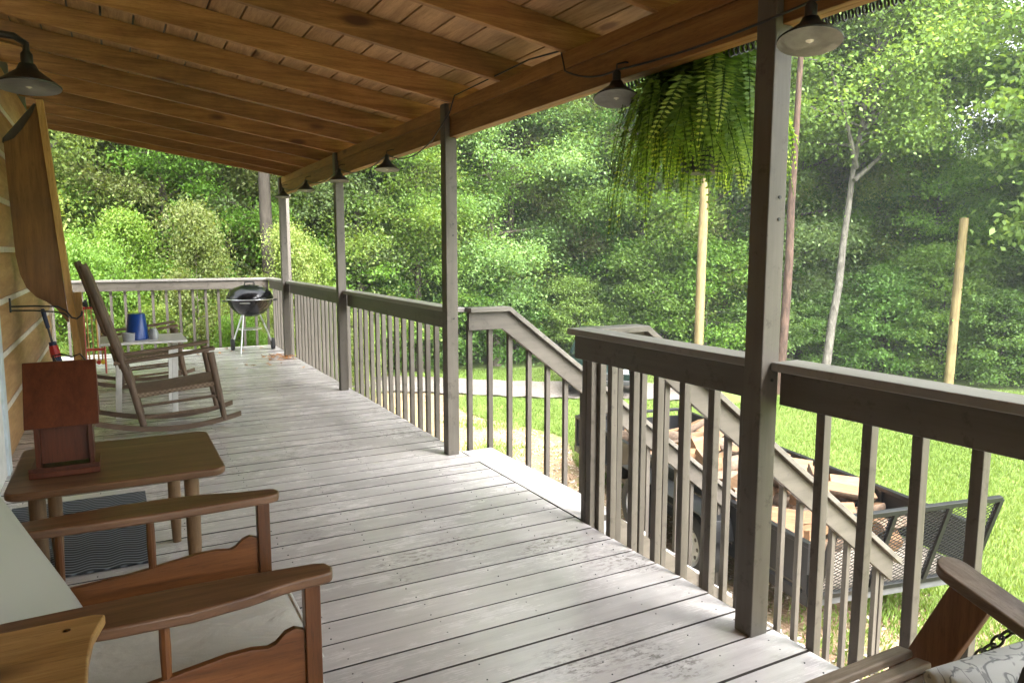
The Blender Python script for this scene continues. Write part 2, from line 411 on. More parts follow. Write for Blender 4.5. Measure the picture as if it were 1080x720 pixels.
# ------------------------------------------------------------------ deck
def deck():
    mb = MB(); y = 3.415 - .18 * 64
    while y < 12.4:
        h = rnd.uniform(-.0015, .0015)
        mb.cur = 0
        mb.span((-.93, y + .0055, -.035 + h), (2.245 + rnd.uniform(-.004, .004), y + .1745, h)); y += .18
    mb.span((2.252, 3.36, -.0345), (2.50, 4.985, .0015))
    for i in range(len(mb.f)):
        if i % 6 not in (1,): mb.mi[i] = 1          # only the top face carries the stain
    o = mb.build('deck', [M['deck'], M['deckedge']], smooth=0); o['kind'] = 'structure'
    u = B((-.93, -8.0, -.041), (2.2, 12.36, -.038)).build('gap_blackout_sheet', M['black']); u['kind'] = 'structure'  # black sheet added under the boards to keep light out of the gaps
    sc_ = MB()
    for kk in range(-34, 51):
        yy = 3.415 + .18 * kk
        if yy < -1 or yy > 12.2: continue
        for xx in (-.55, -.14, .27, .68, 1.09, 1.5, 1.91, 2.16):
            for dy in (.045, .135):
                a_, b_ = xx + rnd.uniform(-.012, .012), yy + dy + rnd.uniform(-.012, .012)
                sc_.tube([(a_, b_, -.004), (a_, b_, .0022)], .0032, 7)
    u = sc_.build('deck_screws', M['black']); u['kind'] = 'structure'
    j = MB(); j.span((2.205, -8.1, -.27), (2.243, 12.42, -.037)); j.span((-.7, 12.38, -.27), (2.2, 12.42, -.037))
    for k in range(41): j.span((-.7, -8.0 + k * .5, -.25), (2.2, -7.96 + k * .5, -.042))
    for yy in (-8, -5, -2, 1, 4, 7, 10): j.span((1.95, yy - .07, GZ - .2), (2.09, yy + .07, -.252)); j.span((.2, yy - .07, GZ - .2), (.34, yy + .07, -.252))
    f = j.build('deck_frame', M['railY']); f['kind'] = 'structure'
deck()

# stairs
st = thing('porch_stairs', 'grey wooden steps leading down from the porch opening to the yard', 'stairs', (2.5, 4.16, GZ))
for i in range(8):
    x0 = 2.5 + .247 * i; z = -.189 * (i + 1)
    B((x0 + .004, 3.43, z - .035), (x0 + .27, 4.91, z)).build('tread', M['deck'], st, bevel=.004)
for yy in (3.39, 4.915):
    MB().prism([(0, -.30), (0, -.02), (2.15, -1.665), (1.93, -1.72), (1.85, -1.69)], (2.505, yy, 0), (1, 0, 0), (0, 0, 1), (0, .038, 0)).build('stringer', M['railX'], st)

# ------------------------------------------------------------------ railings
def rail_run(t, p0, p1, spacing, first, axis='Y', out=1, corner=None):
    """level rail: cap board, top rail on edge, balusters outside"""
    cap, rl = (M['cap'], M['railY']) if axis == 'Y' else (M['capX'], M['railX'])
    if axis == 'Y':
        y0, y1 = p0, p1
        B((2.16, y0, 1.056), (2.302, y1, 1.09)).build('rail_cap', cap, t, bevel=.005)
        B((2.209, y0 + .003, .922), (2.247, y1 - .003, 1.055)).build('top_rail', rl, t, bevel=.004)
        y = first
        while y < y1 - .02:
            if y > y0 + .0:
                jz = rnd.uniform(-.012, .012); L = rnd.uniform(-.004, .004)
                MB().bar((2.268, y + L, -.16 + jz), (2.268 + rnd.uniform(-.002, .002), y - L, 1.03), .038, .038, (1, 0, 0)).build('baluster', M['rail'], t, bevel=.003)
            y += spacing
ra = thing('deck_railing', 'taupe porch railing nearest the viewer, right of the big near post', 'railing', (2.25, .5, 0), 'painted railings round the porch')
rail_run(ra, -8.0, 1.960, .186, 1.24 - .186 * 48)
rb = thing('deck_railing', 'taupe porch railing between the big near post and the stair opening', 'railing', (2.25, 2.7, 0), 'painted railings round the porch')
rail_run(rb, 2.054, 3.385, .186, 2.175)
for dy in (3.30, 3.345, 3.26): MB().bar((2.268 if dy != 3.26 else 2.306, dy, -.15), (2.268 if dy != 3.26 else 2.306, dy, 1.03), .038, .038, (1, 0, 0)).build('baluster', M['rail'], rb, bevel=.003)
rc = thing('deck_railing', 'taupe porch railing just beyond the stair opening, between two middle posts', 'railing', (2.25, 6.4, 0), 'painted railings round the porch')
rail_run(rc, 5.022, 7.868, .19, 5.13)
rd = thing('deck_railing', 'taupe porch railing ending at the far roof post with the orange leaves', 'railing', (2.25, 9.4, 0), 'painted railings round the porch')
rail_run(rd, 7.962, 10.828, .19, 8.06)
re_ = thing('deck_railing', 'short taupe railing between the far roof post and the deck corner', 'railing', (2.25, 11.6, 0), 'painted railings round the porch')
rail_run(re_, 10.922, 12.40, .19, 11.02)
rf = thing('deck_railing', 'taupe railing across the far end of the deck behind the grill', 'railing', (.8, 12.45, 0), 'painted railings round the porch')
B((-.9, 12.42, 1.056), (2.302, 12.56, 1.0905)).build('rail_cap', M['capX'], rf, bevel=.005)
B((-.9, 12.44, .922), (2.205, 12.478, 1.0555)).build('top_rail', M['railX'], rf, bevel=.004)
x = -.80
while x < 2.2:
    MB().bar((x, 12.50, -.16), (x, 12.50, 1.03), .038, .038, (1, 0, 0)).build('baluster', M['rail'], rf, bevel=.003); x += .187

def stair_rail(yy, side, label):
    t = thing('stair_railing', label, 'railing', (2.7, yy, 0), 'sloping railings down the steps')
    sl = .766; xk = 2.64; xe = 5.08
    zt = 1.09
    # cap: flat piece then sloping piece
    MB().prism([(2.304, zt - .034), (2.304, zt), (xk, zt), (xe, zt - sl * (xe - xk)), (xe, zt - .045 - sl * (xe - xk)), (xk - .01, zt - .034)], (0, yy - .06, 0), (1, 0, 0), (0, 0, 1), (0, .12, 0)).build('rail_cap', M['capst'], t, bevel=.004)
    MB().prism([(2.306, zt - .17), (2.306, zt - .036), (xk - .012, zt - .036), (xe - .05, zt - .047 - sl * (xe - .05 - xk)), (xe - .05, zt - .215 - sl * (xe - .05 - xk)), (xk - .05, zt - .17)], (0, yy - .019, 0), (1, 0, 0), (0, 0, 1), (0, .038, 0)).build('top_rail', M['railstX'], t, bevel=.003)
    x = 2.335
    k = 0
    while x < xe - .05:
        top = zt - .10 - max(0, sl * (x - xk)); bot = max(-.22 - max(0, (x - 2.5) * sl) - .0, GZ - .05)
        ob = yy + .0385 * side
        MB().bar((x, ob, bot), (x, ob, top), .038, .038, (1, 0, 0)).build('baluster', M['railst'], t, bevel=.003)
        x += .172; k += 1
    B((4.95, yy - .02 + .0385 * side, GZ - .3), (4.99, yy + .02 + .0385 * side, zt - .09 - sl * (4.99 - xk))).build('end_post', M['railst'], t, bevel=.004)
    return t
stair_rail(3.335, 1, 'sloping taupe stair railing on the near side of the steps, beside the trailer')
stair_rail(4.985, 1, 'sloping taupe stair railing on the far side of the steps, next to the middle post')

# ------------------------------------------------------------------ posts, roof
def post(y, label):
    t = thing('porch_post', label, 'post', (2.16, y, 0), 'porch posts')
    MB().prism([(2.115, 0.001), (2.204, 0.001), (2.204, 2.307), (2.1535, 2.307), (2.1535, 2.538), (2.115, 2.538)], (0, y - .0445, 0), (1, 0, 0), (0, 0, 1), (0, .089, 0)).build('shaft', M['rail'], t, bevel=.005)
    # nail heads and bolts
    for z in (1.62, 1.70, 1.02): MB().tube([(2.17, y - .0445, z), (2.17, y - .0485, z)], .0065, 8).build('bolt', M['black'], t)
    return t
post(-1.0, 'taupe porch post behind the viewer, next after the big near post')
post(-4.0, 'taupe porch post well behind the viewer')
post(-7.0, 'taupe porch post at the near end of the porch')
post(2.006, 'big near taupe porch post in front of the hanging fern')
post(4.974, 'taupe porch post at the far side of the stair opening')
post(7.914, 'taupe porch post midway along the railing, with a lamp in front of its top')
post(10.874, 'last taupe roof post, at the far end with orange leaves at its foot')
cp = thing('porch_post', 'taupe post on the far deck corner behind the kettle grill', 'post', (2.51, 12.36, 0), 'porch posts')
B((2.465, 12.315, GZ - .3), (2.554, 12.404, 2.38)).build('shaft', M['rail'], cp, bevel=.005)
B((2.445, 12.295, 2.381), (2.574, 12.424, 2.41)).build('cap', M['rail'], cp, bevel=.004)

rt = thing('porch_roof', 'slanting open-rafter pine porch roof with plank underside', 'roof', (2.2, 4.5, 2.31))
B((2.155, -8, 2.308), (2.194, 10.95, 2.452)).build('beam', M['beam'], rt, bevel=.004)
B((2.1955, -8, 2.309), (2.235, 10.95, 2.535)).build('beam', M['beam'], rt, bevel=.004)
B((2.146, -8, 2.4535), (2.1945, 10.95, 2.5385)).build('beam_plate', M['beam'], rt, bevel=.004)
SL = .157
def zr(x): return 2.541 + SL * (2.1 - x)
ys = [3.387 + .747 * k for k in range(-15, 10)] + [10.6]
for y in ys:
    y0 = y + rnd.uniform(-.012, .012); a = rnd.uniform(-.01, .01)
    MB().prism([(-.70, zr(-.70)), (2.62, zr(2.62)), (2.62, zr(2.62) + .142), (-.70, zr(-.70) + .142)], (0, y0, 0), (1, 0, 0), (0, 0, 1), (a, .040, 0)).build('rafter', M['rafter'], rt, bevel=.004)
pl = MB(); x = -.72
while x < 2.7:
    w = .185; z0 = zr(x) + .143; z1 = zr(x + w) + .143; seg = -8.2
    while seg < 10.75:
        L = rnd.choice([2.24, 2.99, 3.73]); e = min(seg + L, 10.75)
        pl.prism([(x + .007, z0), (x + w - .007, z1), (x + w - .007, z1 + .02), (x + .007, z0 + .02)], (0, seg + .003, 0), (1, 0, 0), (0, 0, 1), (0, e - seg - .006, 0)); seg = e
    x += w
pl.build('roof_planks', M['roofplank'], rt)
MB().prism([(-1.2, zr(-1.2) + .168), (2.78, zr(2.78) + .168), (2.78, zr(2.78) + .18), (-1.2, zr(-1.2) + .18)], (0, -8.3, 0), (1, 0, 0), (0, 0, 1), (0, 19.2, 0)).build('roof_cover', M['black'], rt)
B((2.622, -8.2, zr(2.62) + .0), (2.645, 10.75, zr(2.62) + .16)).build('fascia', M['beam'], rt)

# ------------------------------------------------------------------ house wall
hw = thing('log_house', 'tan log wall of the house with pale chinking along the porch', 'house', (-.8, 4, 0))
lg = MB(); ck = MB(); z = .0; k = 0
zl = [-.02 + .385 * i for i in range(9)]
for i in range(8):
    a, b = zl[i] + .022, zl[i + 1] - .022
    prof = [(-.95, a), (-.745, a), (-.722, a + .03), (-.712, (a + b) / 2), (-.722, b - .03), (-.745, b), (-.95, b)]
    lg.prism(prof, (0, -8.5, 0), (1, 0, 0), (0, 0, 1), (0, 19.3, 0))
lg.build('log_wall', M['log'], hw)
for i in range(1, 8): ck.span((-.94, -8.49, zl[i] - .0215), (-.737, 10.79, zl[i] + .0215))
ck.build('chinking', M['chink'], hw)
B((-.95, 10.802, -.25), (-.70, 10.93, 3.0)).build('corner_board', M['chink'], hw, bevel=.005)
wf = B((-.735, 5.88, -.0), (-.69, 6.02, 2.1)).build('door_casing', M['trim'], hw, bevel=.004)
B((-.735, 4.98, .0), (-.705, 5.878, 2.05)).build('door', M['white'], hw, bevel=.004)
B((-.735, 4.84, -.0), (-.672, 4.978, 2.1)).build('door_casing', M['trim'], hw, bevel=.004)

# ------------------------------------------------------------------ lamps
def shade(mbpos, t, s=1., tilt=6):
    x, y, z = mbpos     # z = rim height
    sh = MB().lathe([(.100 * s, 0), (.102 * s, .005 * s), (.064 * s, .036 * s), (.036 * s, .058 * s), (.026 * s, .080 * s), (.0, .081 * s), (.0, .077 * s), (.022 * s, .076 * s), (.032 * s, .056 * s), (.060 * s, .033 * s), (.097 * s, .003 * s), (.100 * s, 0)], 28, (x, y, z))
    dv = Vector((-x, -y, 0)).normalized(); ax = Vector((0, 0, 1)).cross(dv); TR = Matrix.Rotation(-R(tilt), 3, ax)
    mi = []
    for f in sh.f:
        zz = min(sh.v[i].z for i in f) - z; rr = max(math.hypot(sh.v[i].x - x, sh.v[i].y - y) for i in f)
        mi.append(0)
    n = 28
    for q in range(len(sh.f)):
        mi[q] = 1 if q // n >= 6 else 0
    sh.mi = mi; sh.v = [TR @ (v - Vector((x, y, z))) + Vector((x, y, z)) for v in sh.v]
    so = sh.build('lamp_shade', [M['black'], M['shadein']], t, smooth=50)
    MB().lathe([(.019 * s, .079 * s), (.019 * s, .112 * s), (.010 * s, .125 * s), (0, .126 * s)], 16, (x, y, z)).build('socket', M['black'], so)
    MB().lathe([(0, -.004 * s), (.018 * s, .003 * s), (.026 * s, .022 * s), (.018 * s, .046 * s), (.011 * s, .075 * s)], 16, (x, y, z)).build('bulb', M['bulb'], so)
    return so
sl = thing('string_lights', 'black string lights with cone shades hung along the porch beam', 'string lights', (2.08, 6, 2.2))
LY = [(.45, 2.20), (1.79, 2.19), (2.87, 2.195), (6.12, 2.185), (7.62, 2.215), (9.09, 2.225), (10.45, 2.235)]
for y, z in LY: shade((2.09, y, z + .005), sl, 1.04, 13 if y < 3 else 5)
cords = []
def cat(p, q, sag, n=14):
    p, q = Vector(p), Vector(q)
    return [p.lerp(q, i / n) - Vector((0, 0, sag * 4 * (i / n) * (1 - i / n))) for i in range(n + 1)]
tp = lambda i: (2.09, LY[i][0], LY[i][1] + .135)
cd = MB()
path = cat((2.07, -1.5, 2.42), tp(0), .05) + cat(tp(0), tp(1), .015)[1:] + cat(tp(1), tp(2), .02)[1:] + cat(tp(2), (2.118, 3.36, 2.43), .03)[1:] + [Vector((2.13, 3.42, 2.545)), Vector((2.10, 3.7, 2.56)), Vector((2.11, 4.75, 2.555)), Vector((2.12, 4.86, 2.46)), Vector((2.10, 5.15, 2.30))] + cat((2.09, 5.3, 2.26), tp(3), .05)[1:] + cat(tp(3), tp(4), .09)[1:] + cat(tp(4), tp(5), .085)[1:] + cat(tp(5), tp(6), .07)[1:] + cat(tp(6), (2.47, 12.3, 2.36), .12)[1:]
cd.tube(path, .0048, 6)
cd.build('cord', M['cable'], sl)
for y, z in LY: MB().tube([(2.09, y, z + .13), (2.09, y, z + .16), (2.135, y, z + .175), (2.153, y, z + .175)], .004, 6).build('hook', M['black'], sl)

wl = thing('wall_lamp', 'black cone gooseneck lamp on the log wall at the upper left', 'lamp', (-.72, 2.9, 2.1))
shade((-.205, 2.9, 2.025), wl, .92)
MB().tube([(-.72, 2.9, 2.06), (-.60, 2.9, 2.10), (-.45, 2.9, 2.165), (-.32, 2.9, 2.185), (-.235, 2.9, 2.18), (-.205, 2.9, 2.16), (-.205, 2.9, 2.13)], .011, 10).build('arm', M['black'], wl)
MB().lathe([(.05, 0), (.05, .015), (.02, .025)], 20, (0, 0, 0)).build('wall_plate', M['black'], None)
wp = bpy.data.objects['wall_plate']; wp.parent = wl; wp.rotation_euler = (0, R(90), 0); wp.location = (.006, 0, -.04)

# coiled cord along the eave
co = MB(); pts = []
for i in range(760):
    a = i / 9. * 2 * math.pi; y = .9 + i * .00305
    pts.append((2.335 + .020 * math.cos(a), y, 2.335 + .022 * math.sin(a)))
co.tube(pts, .0042, 5); cc = co.build('coiled_cord', M['cable'])
tag(cc, 'black coiled cord running along the outer edge of the beam above the fern', 'cord')

# ------------------------------------------------------------------ hanging fern
def leaf_mesh(name, P, D, N, L, W, tint, mat, parent=None, fold=.15):
    """P base points, D direction (unit), N normals, L lengths, W widths"""
    P, D, N = map(np.asarray, (P, D, N)); L = np.asarray(L)[:, None]; W = np.asarray(W)[:, None]
    S = np.cross(D, N); S /= np.linalg.norm(S, axis=1)[:, None] + 1e-9
    N2 = np.cross(S, D)
    a = P; b = P + D * L * .45 + S * W * .5 + N2 * W * fold; c = P + D * L - N2 * L * .06; d = P + D * L * .45 - S * W * .5 + N2 * W * fold
    V = np.stack([a, b, c, d], 1).reshape(-1, 3).astype(np.float32); n = len(P)
    me = bpy.data.meshes.new(name); me.vertices.add(4 * n); me.vertices.foreach_set('co', V.ravel())
    me.loops.add(4 * n); me.loops.foreach_set('vertex_index', np.arange(4 * n, dtype=np.int32))
    me.polygons.add(n); me.polygons.foreach_set('loop_start', np.arange(0, 4 * n, 4, dtype=np.int32))
    me.polygons.foreach_set('loop_total', np.full(n, 4, np.int32))
    me.update(calc_edges=True)
    at = me.attributes.new('tint', 'FLOAT', 'POINT'); at.data.foreach_set('value', np.repeat(np.asarray(tint, np.float32), 4))
    me.materials.append(mat)
    o = link(bpy.data.objects.new(name, me))
    if parent: o.parent = parent
    return o
NR = np.random.default_rng(11)
def unit(a): return a / (np.linalg.norm(a, axis=-1, keepdims=True) + 1e-9)

fx, fy, fz = 2.46, 2.69, 1.865
fn = thing('hanging_fern', 'lush green fern in a dark basket hanging beyond the beam', 'hanging plant', (fx, fy, fz))
MB().lathe([(.0, 0), (.085, .0), (.095, .01), (.125, .17), (.135, .175), (.135, .195), (.118, .195), (.11, .15), (0, .15)], 24, (fx, fy, fz)).build('basket', M['pot'], fn)
MB().lathe([(0, .151), (.115, .153), (.115, .165), (.06, .185), (0, .19)], 20, (fx, fy, fz)).build('soil', M['soil'], fn)
hk = MB()
for k in range(3):
    a = k * 2.1 + .4; hk.tube([(fx + .128 * math.cos(a), fy + .128 * math.sin(a), fz + .19), (fx, fy, fz + .56)], .0022, 5)
hk.tube([(fx, fy, fz + .55), (fx, fy, zr(fx) - .0)], .003, 6)
hk.build('hanger', M['black'], fn)
P, D, N, L, W, T = [], [], [], [], [], []; stems = MB()
for k in range(250):
    az = NR.uniform(0, 2 * math.pi); ro = NR.uniform(.08, .44); h = NR.uniform(.15, .62); drop = NR.uniform(.02, .26) + .22 * NR.random() ** 3 * (ro > .25)
    if k < 9: az = NR.uniform(2.2, 3.0); ro = NR.uniform(.38, .47); h = NR.uniform(.2, .45); drop = NR.uniform(.33, .52)
    n = 56; S_ = np.linspace(0, 1, n); rr = .05 + (ro - .05) * S_ ** .62 * (1.06 - .06 * S_); zz = .18 + h * 2.2 * S_ ** .7 * (1 - S_) - drop * S_ ** 2.1
    zz = zz + NR.uniform(-.02, .03)
    aa = az + .25 * NR.normal() * S_ ** 2; pts = np.stack([rr * np.cos(aa), rr * np.sin(aa), zz], 1)
    pts[:, 2] = np.minimum(pts[:, 2], .50)
    pts[:, 0] = np.where(pts[:, 2] > .40, np.maximum(pts[:, 0], -.19), pts[:, 0])
    yg = NR.random() ** 2.2; tn = unit(np.gradient(pts, axis=0)); step = np.linalg.norm(np.gradient(pts, axis=0), axis=1)
    for i in range(n):
        s = S_[i]; d = tn[i]; p = pts[i]
        side = np.array([-math.sin(az), math.cos(az), 0.]) + NR.normal(0, .08, 3); nn = np.cross(side, d)
        wl_ = .074 * (math.sin(math.pi * min(1, (s * .90 + .10))) ** .5) * (1 - .30 * s) * (1 if s > .06 else .3)
        for sg in (-1, 1):
            dd = side * sg * .93 + d * .32 + nn * NR.uniform(-.2, .15); dd = dd / np.linalg.norm(dd)
            P.append(p); D.append(dd); N.append(nn + NR.normal(0, .12, 3)); L.append(max(wl_, .008)); W.append(.0125)
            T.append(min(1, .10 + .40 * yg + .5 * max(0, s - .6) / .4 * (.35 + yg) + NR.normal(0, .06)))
    stems.tube([tuple(q + np.array([fx, fy, fz])) for q in pts[::5]], [.0018] * len(pts[::5]), 4)
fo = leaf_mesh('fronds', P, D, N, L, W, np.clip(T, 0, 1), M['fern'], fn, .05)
stems.build('frond_stems', M['fern'], fn)

# ------------------------------------------------------------------ hanging / standing wood panel, bracket, umbrella
k = 1.385; yP = 7.2
pn = thing('wood_panel', 'tall amber plywood panel with a scrolled lower corner standing out from the log wall', 'wood panel', (-.45, yP, 0))
def pk(x, z): return (x * k, 1.5 + (z - 1.5) * k)
fp = [pk(-.334, 2.362), pk(-.36, 2.30), pk(-.41, 2.215), pk(-.46, 2.15), pk(-.512, 2.125), pk(-.505, 1.8), pk(-.497, 1.48), pk(-.482, 1.37), pk(-.455, 1.29), pk(-.41, 1.235), pk(-.36, 1.205), pk(-.31, 1.16), pk(-.262, 1.08), pk(-.252, 1.08)]
MB().prism(fp, (0, yP, 0), (1, 0, 0), (0, 0, 1), (0, .022, 0)).build('side_panel', M['ply'], pn, bevel=.003)
a = pk(-.329, 2.375); b = (-.267, 0.002)
MB().bar((a[0] + .012, yP + .02, a[1]), (b[0] + .012, yP + .02, b[1] + .0), .05, .10, (0, 1, 0)).build('edge_board', M['yellowpine'], pn, bevel=.003)
MB().bar((pk(-.335, 2.35)[0], yP + .06, pk(-.335, 2.35)[1]), (-.712, yP + .06, 2.36), .06, .03, (0, 1, 0)).build('strut', M['rail'], pn, bevel=.003)
B((-.34, yP + .12, .002), (-.25, yP + .16, 1.16)).build('rear_board', M['yellowpine'], pn, bevel=.003)
br = thing('iron_bracket', 'black iron wall bracket with a curled end below the plywood panel', 'bracket', (-.712, 6.8, 1.09))
B((-.716, 6.785, 1.04), (-.704, 6.815, 1.15)).build('wall_plate', M['black'], br, bevel=.003)
MB().tube([(-.705, 6.8, 1.085), (-.55, 6.8, 1.085), (-.40, 6.8, 1.075), (-.345, 6.8, 1.04), (-.31, 6.8, .985), (-.275, 6.8, .975), (-.245, 6.8, 1.0), (-.235, 6.8, 1.035)], .007, 8).build('arm', M['black'], br)
MB().tube([(-.705, 6.8, 1.055), (-.56, 6.8, 1.05), (-.42, 6.8, 1.035), (-.36, 6.8, 1.02), (-.33, 6.8, .99)], .006, 8).build('brace', M['black'], br)

um = thing('folded_umbrella', 'folded navy and red umbrella leaning on the log wall beyond the panel', 'umbrella', (-.56, 9.0, 0))
u0, u1 = Vector((-.50, 9.0, .004)), Vector((-.665, 9.0, .92)); ud = u1 - u0
MB().tube([u0 + ud * t for t in (0, .05, .3, .62)], [.008, .03, .048, .034], 10).build('canopy', M['navy'], um)
MB().tube([u0 + ud * t for t in (.45, .58)], [.050, .042], 10).build('strap', M['red'], um)
MB().tube([u0 + ud * t for t in (.6, .8)], .011, 8).build('shaft', M['black'], um)
MB().tube([u0 + ud * t for t in (.78, .97, 1.)], [.02, .022, .014], 10).build('grip', M['navy'], um)

# ------------------------------------------------------------------ rocking chairs
def make_rocker():
    t = thing('rocking_chair', 'weathered log rocking chair with woven seat, nearer of the two, beside the white table', 'rocking chair')
    # local: faces +X, near side y=0, far side y=.52 ; origin at floor
    Wd = .52
    for y in (0, Wd):
        MB().tube([(.13, y, .085), (.06, y, .42), (-.08, y, .9), (-.20, y, 1.30), (-.235, y, 1.40)], [.027, .028, .029, .027, .024], 12).build('rear_post', M['rocker'], t)
        MB().tube([(.755, y, .075), (.72, y, .30), (.665, y, .66)], [.022, .028, .030], 12).build('front_leg', M['rocker'], t)
        # rocker runner: arc
        rr = MB(); n = 16; vs = []
        pts = []
        for i in range(n + 1):
            xx = -.23 + i * (1.12 / n); pts.append((xx, .022 + .28 * (xx - .38) ** 2 + (.03 if 0 else 0)))
        poly = [(p[0], p[1]) for p in pts] + [(p[0], p[1] + .042) for p in reversed(pts)]
        rr.prism(poly, (0, y - .016, 0), (1, 0, 0), (0, 0, 1), (0, .032, 0)).build('runner', M['rockerX'], t, bevel=.004)
        am = MB()
        prof = [(-.06, .60, .018), (.1, .615, .03), (.3, .632, .036), (.5, .655, .042), (.64, .675, .047), (.70, .682, .036)]
        va = []
        poly = [(p[0], p[2]) for p in prof] + [(p[0], -p[2]) for p in reversed(prof)]
        zz = [p[1] for p in prof] + [p[1] for p in reversed(prof)]
        vs = [(p[0], y + p[1], z) for p, z in zip(poly, zz)] + [(p[0], y + p[1], z + .026) for p, z in zip(poly, zz)]
        m = len(poly); fs = []
        h = m // 2
        for i in range(h - 1):
            fs.append((i, i + 1, m - 2 - i, m - 1 - i)); fs.append((m + i, m + m - 1 - i, m + m - 2 - i, m + i + 1))
        for i in range(m): j = (i + 1) % m; fs.append((i, j, m + j, m + i))
        am.add(vs, fs).build('arm', M['rockerX'], t, bevel=.006)
        for z0 in (.17, .27): MB().tube([(.745 - .1 * (z0 - .1), y, z0 + .02), (.105 - .1 * (z0 - .1), y, z0 - .02)], .012, 8).build('rung', M['rocker'], t)
    for x0, z0 in ((.73, .22), (.095, .22), (.735, .33)): MB().tube([(x0, 0, z0), (x0, Wd, z0)], .012, 8).build('rung', M['rocker'], t)
    # woven seat
    s = MB(); s.prism([(.06, .315), (.08, .36), (.35, .378), (.66, .415), (.712, .425), (.722, .395), (.70, .37), (.36, .345), (.10, .315)], (0, -.015, 0), (1, 0, 0), (0, 0, 1), (0, Wd + .03, 0))
    s.build('seat', M['weave'], t, bevel=.012, seg=3)
    bk = MB(); bk.prism([(-.005, .56), (-.185, 1.22), (-.200, 1.22), (-.02, .56)], (0, .03, 0), (1, 0, 0), (0, 0, 1), (0, Wd - .06, 0))
    bk.build('back_panel', M['weave'], t, bevel=.006)
    for z0 in (.50, 1.27): xx = .045 - (z0 - .5) * .31; MB().tube([(xx, 0, z0), (xx, Wd, z0)], .016, 8).build('rail', M['rocker'], t)
    return t
rk = make_rocker(); rk.location = (.02, 6.66, 0)
r2 = copy_tree(rk); r2.location = (-.10, 8.92, 0)
r2['label'] = 'weathered log rocking chair farther away, partly hidden behind the white table'
for r_ in (rk, r2): r_['group'] = 'log rocking chairs on the porch'

# white table
wt = thing('side_table', 'small white table between the two rocking chairs', 'table', (.28, 7.75, 0))
tm = MB()
for i in range(5): tm.span((-.14, 7.42 + i * .135, .672), (.57, 7.548 + i * .135, .695))
tm.build('tabletop', M['white'], wt, bevel=.006)
for x0 in (-.03, .44):
    for y0 in (7.50, 8.0): MB().bar((x0 + (.04 if x0 < 0 else .03), y0, .672), (x0, y0, .0), .05, .028, (0, 1, 0)).build('leg', M['white'], wt, bevel=.003)
    B((x0 + .0, 7.50, .60), (x0 + .03, 8.0, .66)).build('crossbar', M['white'], wt, bevel=.003)
bc = MB().lathe([(.088, 0), (.098, .01), (.096, .025), (.072, .235), (.068, .24), (.0, .24)], 28, (.165, 7.66, .696)).build('bucket', M['blue'])
tag(bc, 'blue plastic bucket turned upside down on the white table', 'bucket')
gc = MB().lathe([(.0, 0), (.048, 0), (.055, .075), (.050, .075), (.044, .008), (0, .008)], 24, (.09, 7.52, .696)).build('tumbler', M['greyplastic'])
tag(gc, 'short grey tumbler in front of the blue bucket on the white table', 'cup')
jr = MB().lathe([(.0, 0), (.04, 0), (.042, .06), (.03, .08), (.03, .10), (0, .10)], 20, (.30, 7.62, .696)).build('jar', M['greyplastic'])
tag(jr, 'small grey jar right of the blue bucket on the white table', 'jar')

# croquet stand
cq = thing('croquet_set', 'croquet stand of wooden mallets with a red top bar near the far railing', 'croquet set', (-.22, 10.5, 0))
B((-.36, 10.49, .80), (-.14, 10.52, .83)).build('top_bar', M['red'], cq, bevel=.004)
B((-.36, 10.49, .28), (-.14, 10.52, .31)).build('lower_bar', M['red'], cq, bevel=.004)
for x0 in (-.355, -.145):
    MB().tube([(x0, 10.42, .0), (x0, 10.505, .45), (x0, 10.505, .83)], .011, 8).build('leg', M['red'], cq)
    MB().tube([(x0, 10.60, .0), (x0, 10.505, .45)], .011, 8).build('leg', M['yellow'], cq)
for i, x0 in enumerate((-.32, -.27, -.22, -.175)):
    mm = MB().tube([(x0, 10.505, .16), (x0, 10.505, .90)], .009, 8).build('mallet', M['yellowpine'], cq)
    MB().tube([(x0, 10.41, .14), (x0, 10.60, .14)], .024, 10).build('mallet_head', M['yellow'] if i % 2 else M['red'], mm)
    MB().tube([(x0, 10.505, .80), (x0, 10.505, .92)], .017, 8).build('grip', M['black'], mm)
for x0 in (-.335, -.235): MB().lathe([(0, -.036), (.025, -.026), (.036, 0), (.025, .026), (0, .036)], 14, (x0, 10.47, .868)).build('ball', M['black'], cq)

# ------------------------------------------------------------------ kettle grill
gx, gy, gzc = 1.80, 11.72, .80
kg = thing('kettle_grill', 'black round kettle grill on thin metal legs by the far railing', 'grill', (gx, gy, 0))
Rg = .335
bowl = [(0, -.27), (.09, -.262), (.19, -.22), (.27, -.14), (.315, -.06), (Rg, 0), (Rg - .012, 0), (.3, -.06), (.0, -.2)]
MB().lathe(bowl, 40, (gx, gy, gzc)).build('bowl', M['enamel'], kg, smooth=60)
lid = [(Rg + .006, .0), (Rg + .008, .012), (Rg - .005, .045), (.30, .105), (.22, .165), (.12, .20), (0, .21)]
lo = MB().lathe(lid, 40, (gx, gy, gzc + .004)).build('lid', M['enamel'], kg, smooth=60)
MB().tube([(gx - .07, gy, gzc + .205), (gx - .065, gy, gzc + .25), (gx, gy, gzc + .262), (gx + .065, gy, gzc + .25), (gx + .07, gy, gzc + .205)], .011, 10).build('lid_handle', M['black'], lo)
MB().lathe([(.045, .0), (.05, .012), (0, .014)], 20, (gx + .13, gy - .10, gzc + .178)).build('vent', M['alu'], lo)
MB().tube([(gx + Rg * 1.005 * math.cos(q * math.pi / 24), gy + Rg * 1.005 * math.sin(q * math.pi / 24), gzc - .001) for q in range(49)], .0075, 6).build('rim', M['alu'], kg)
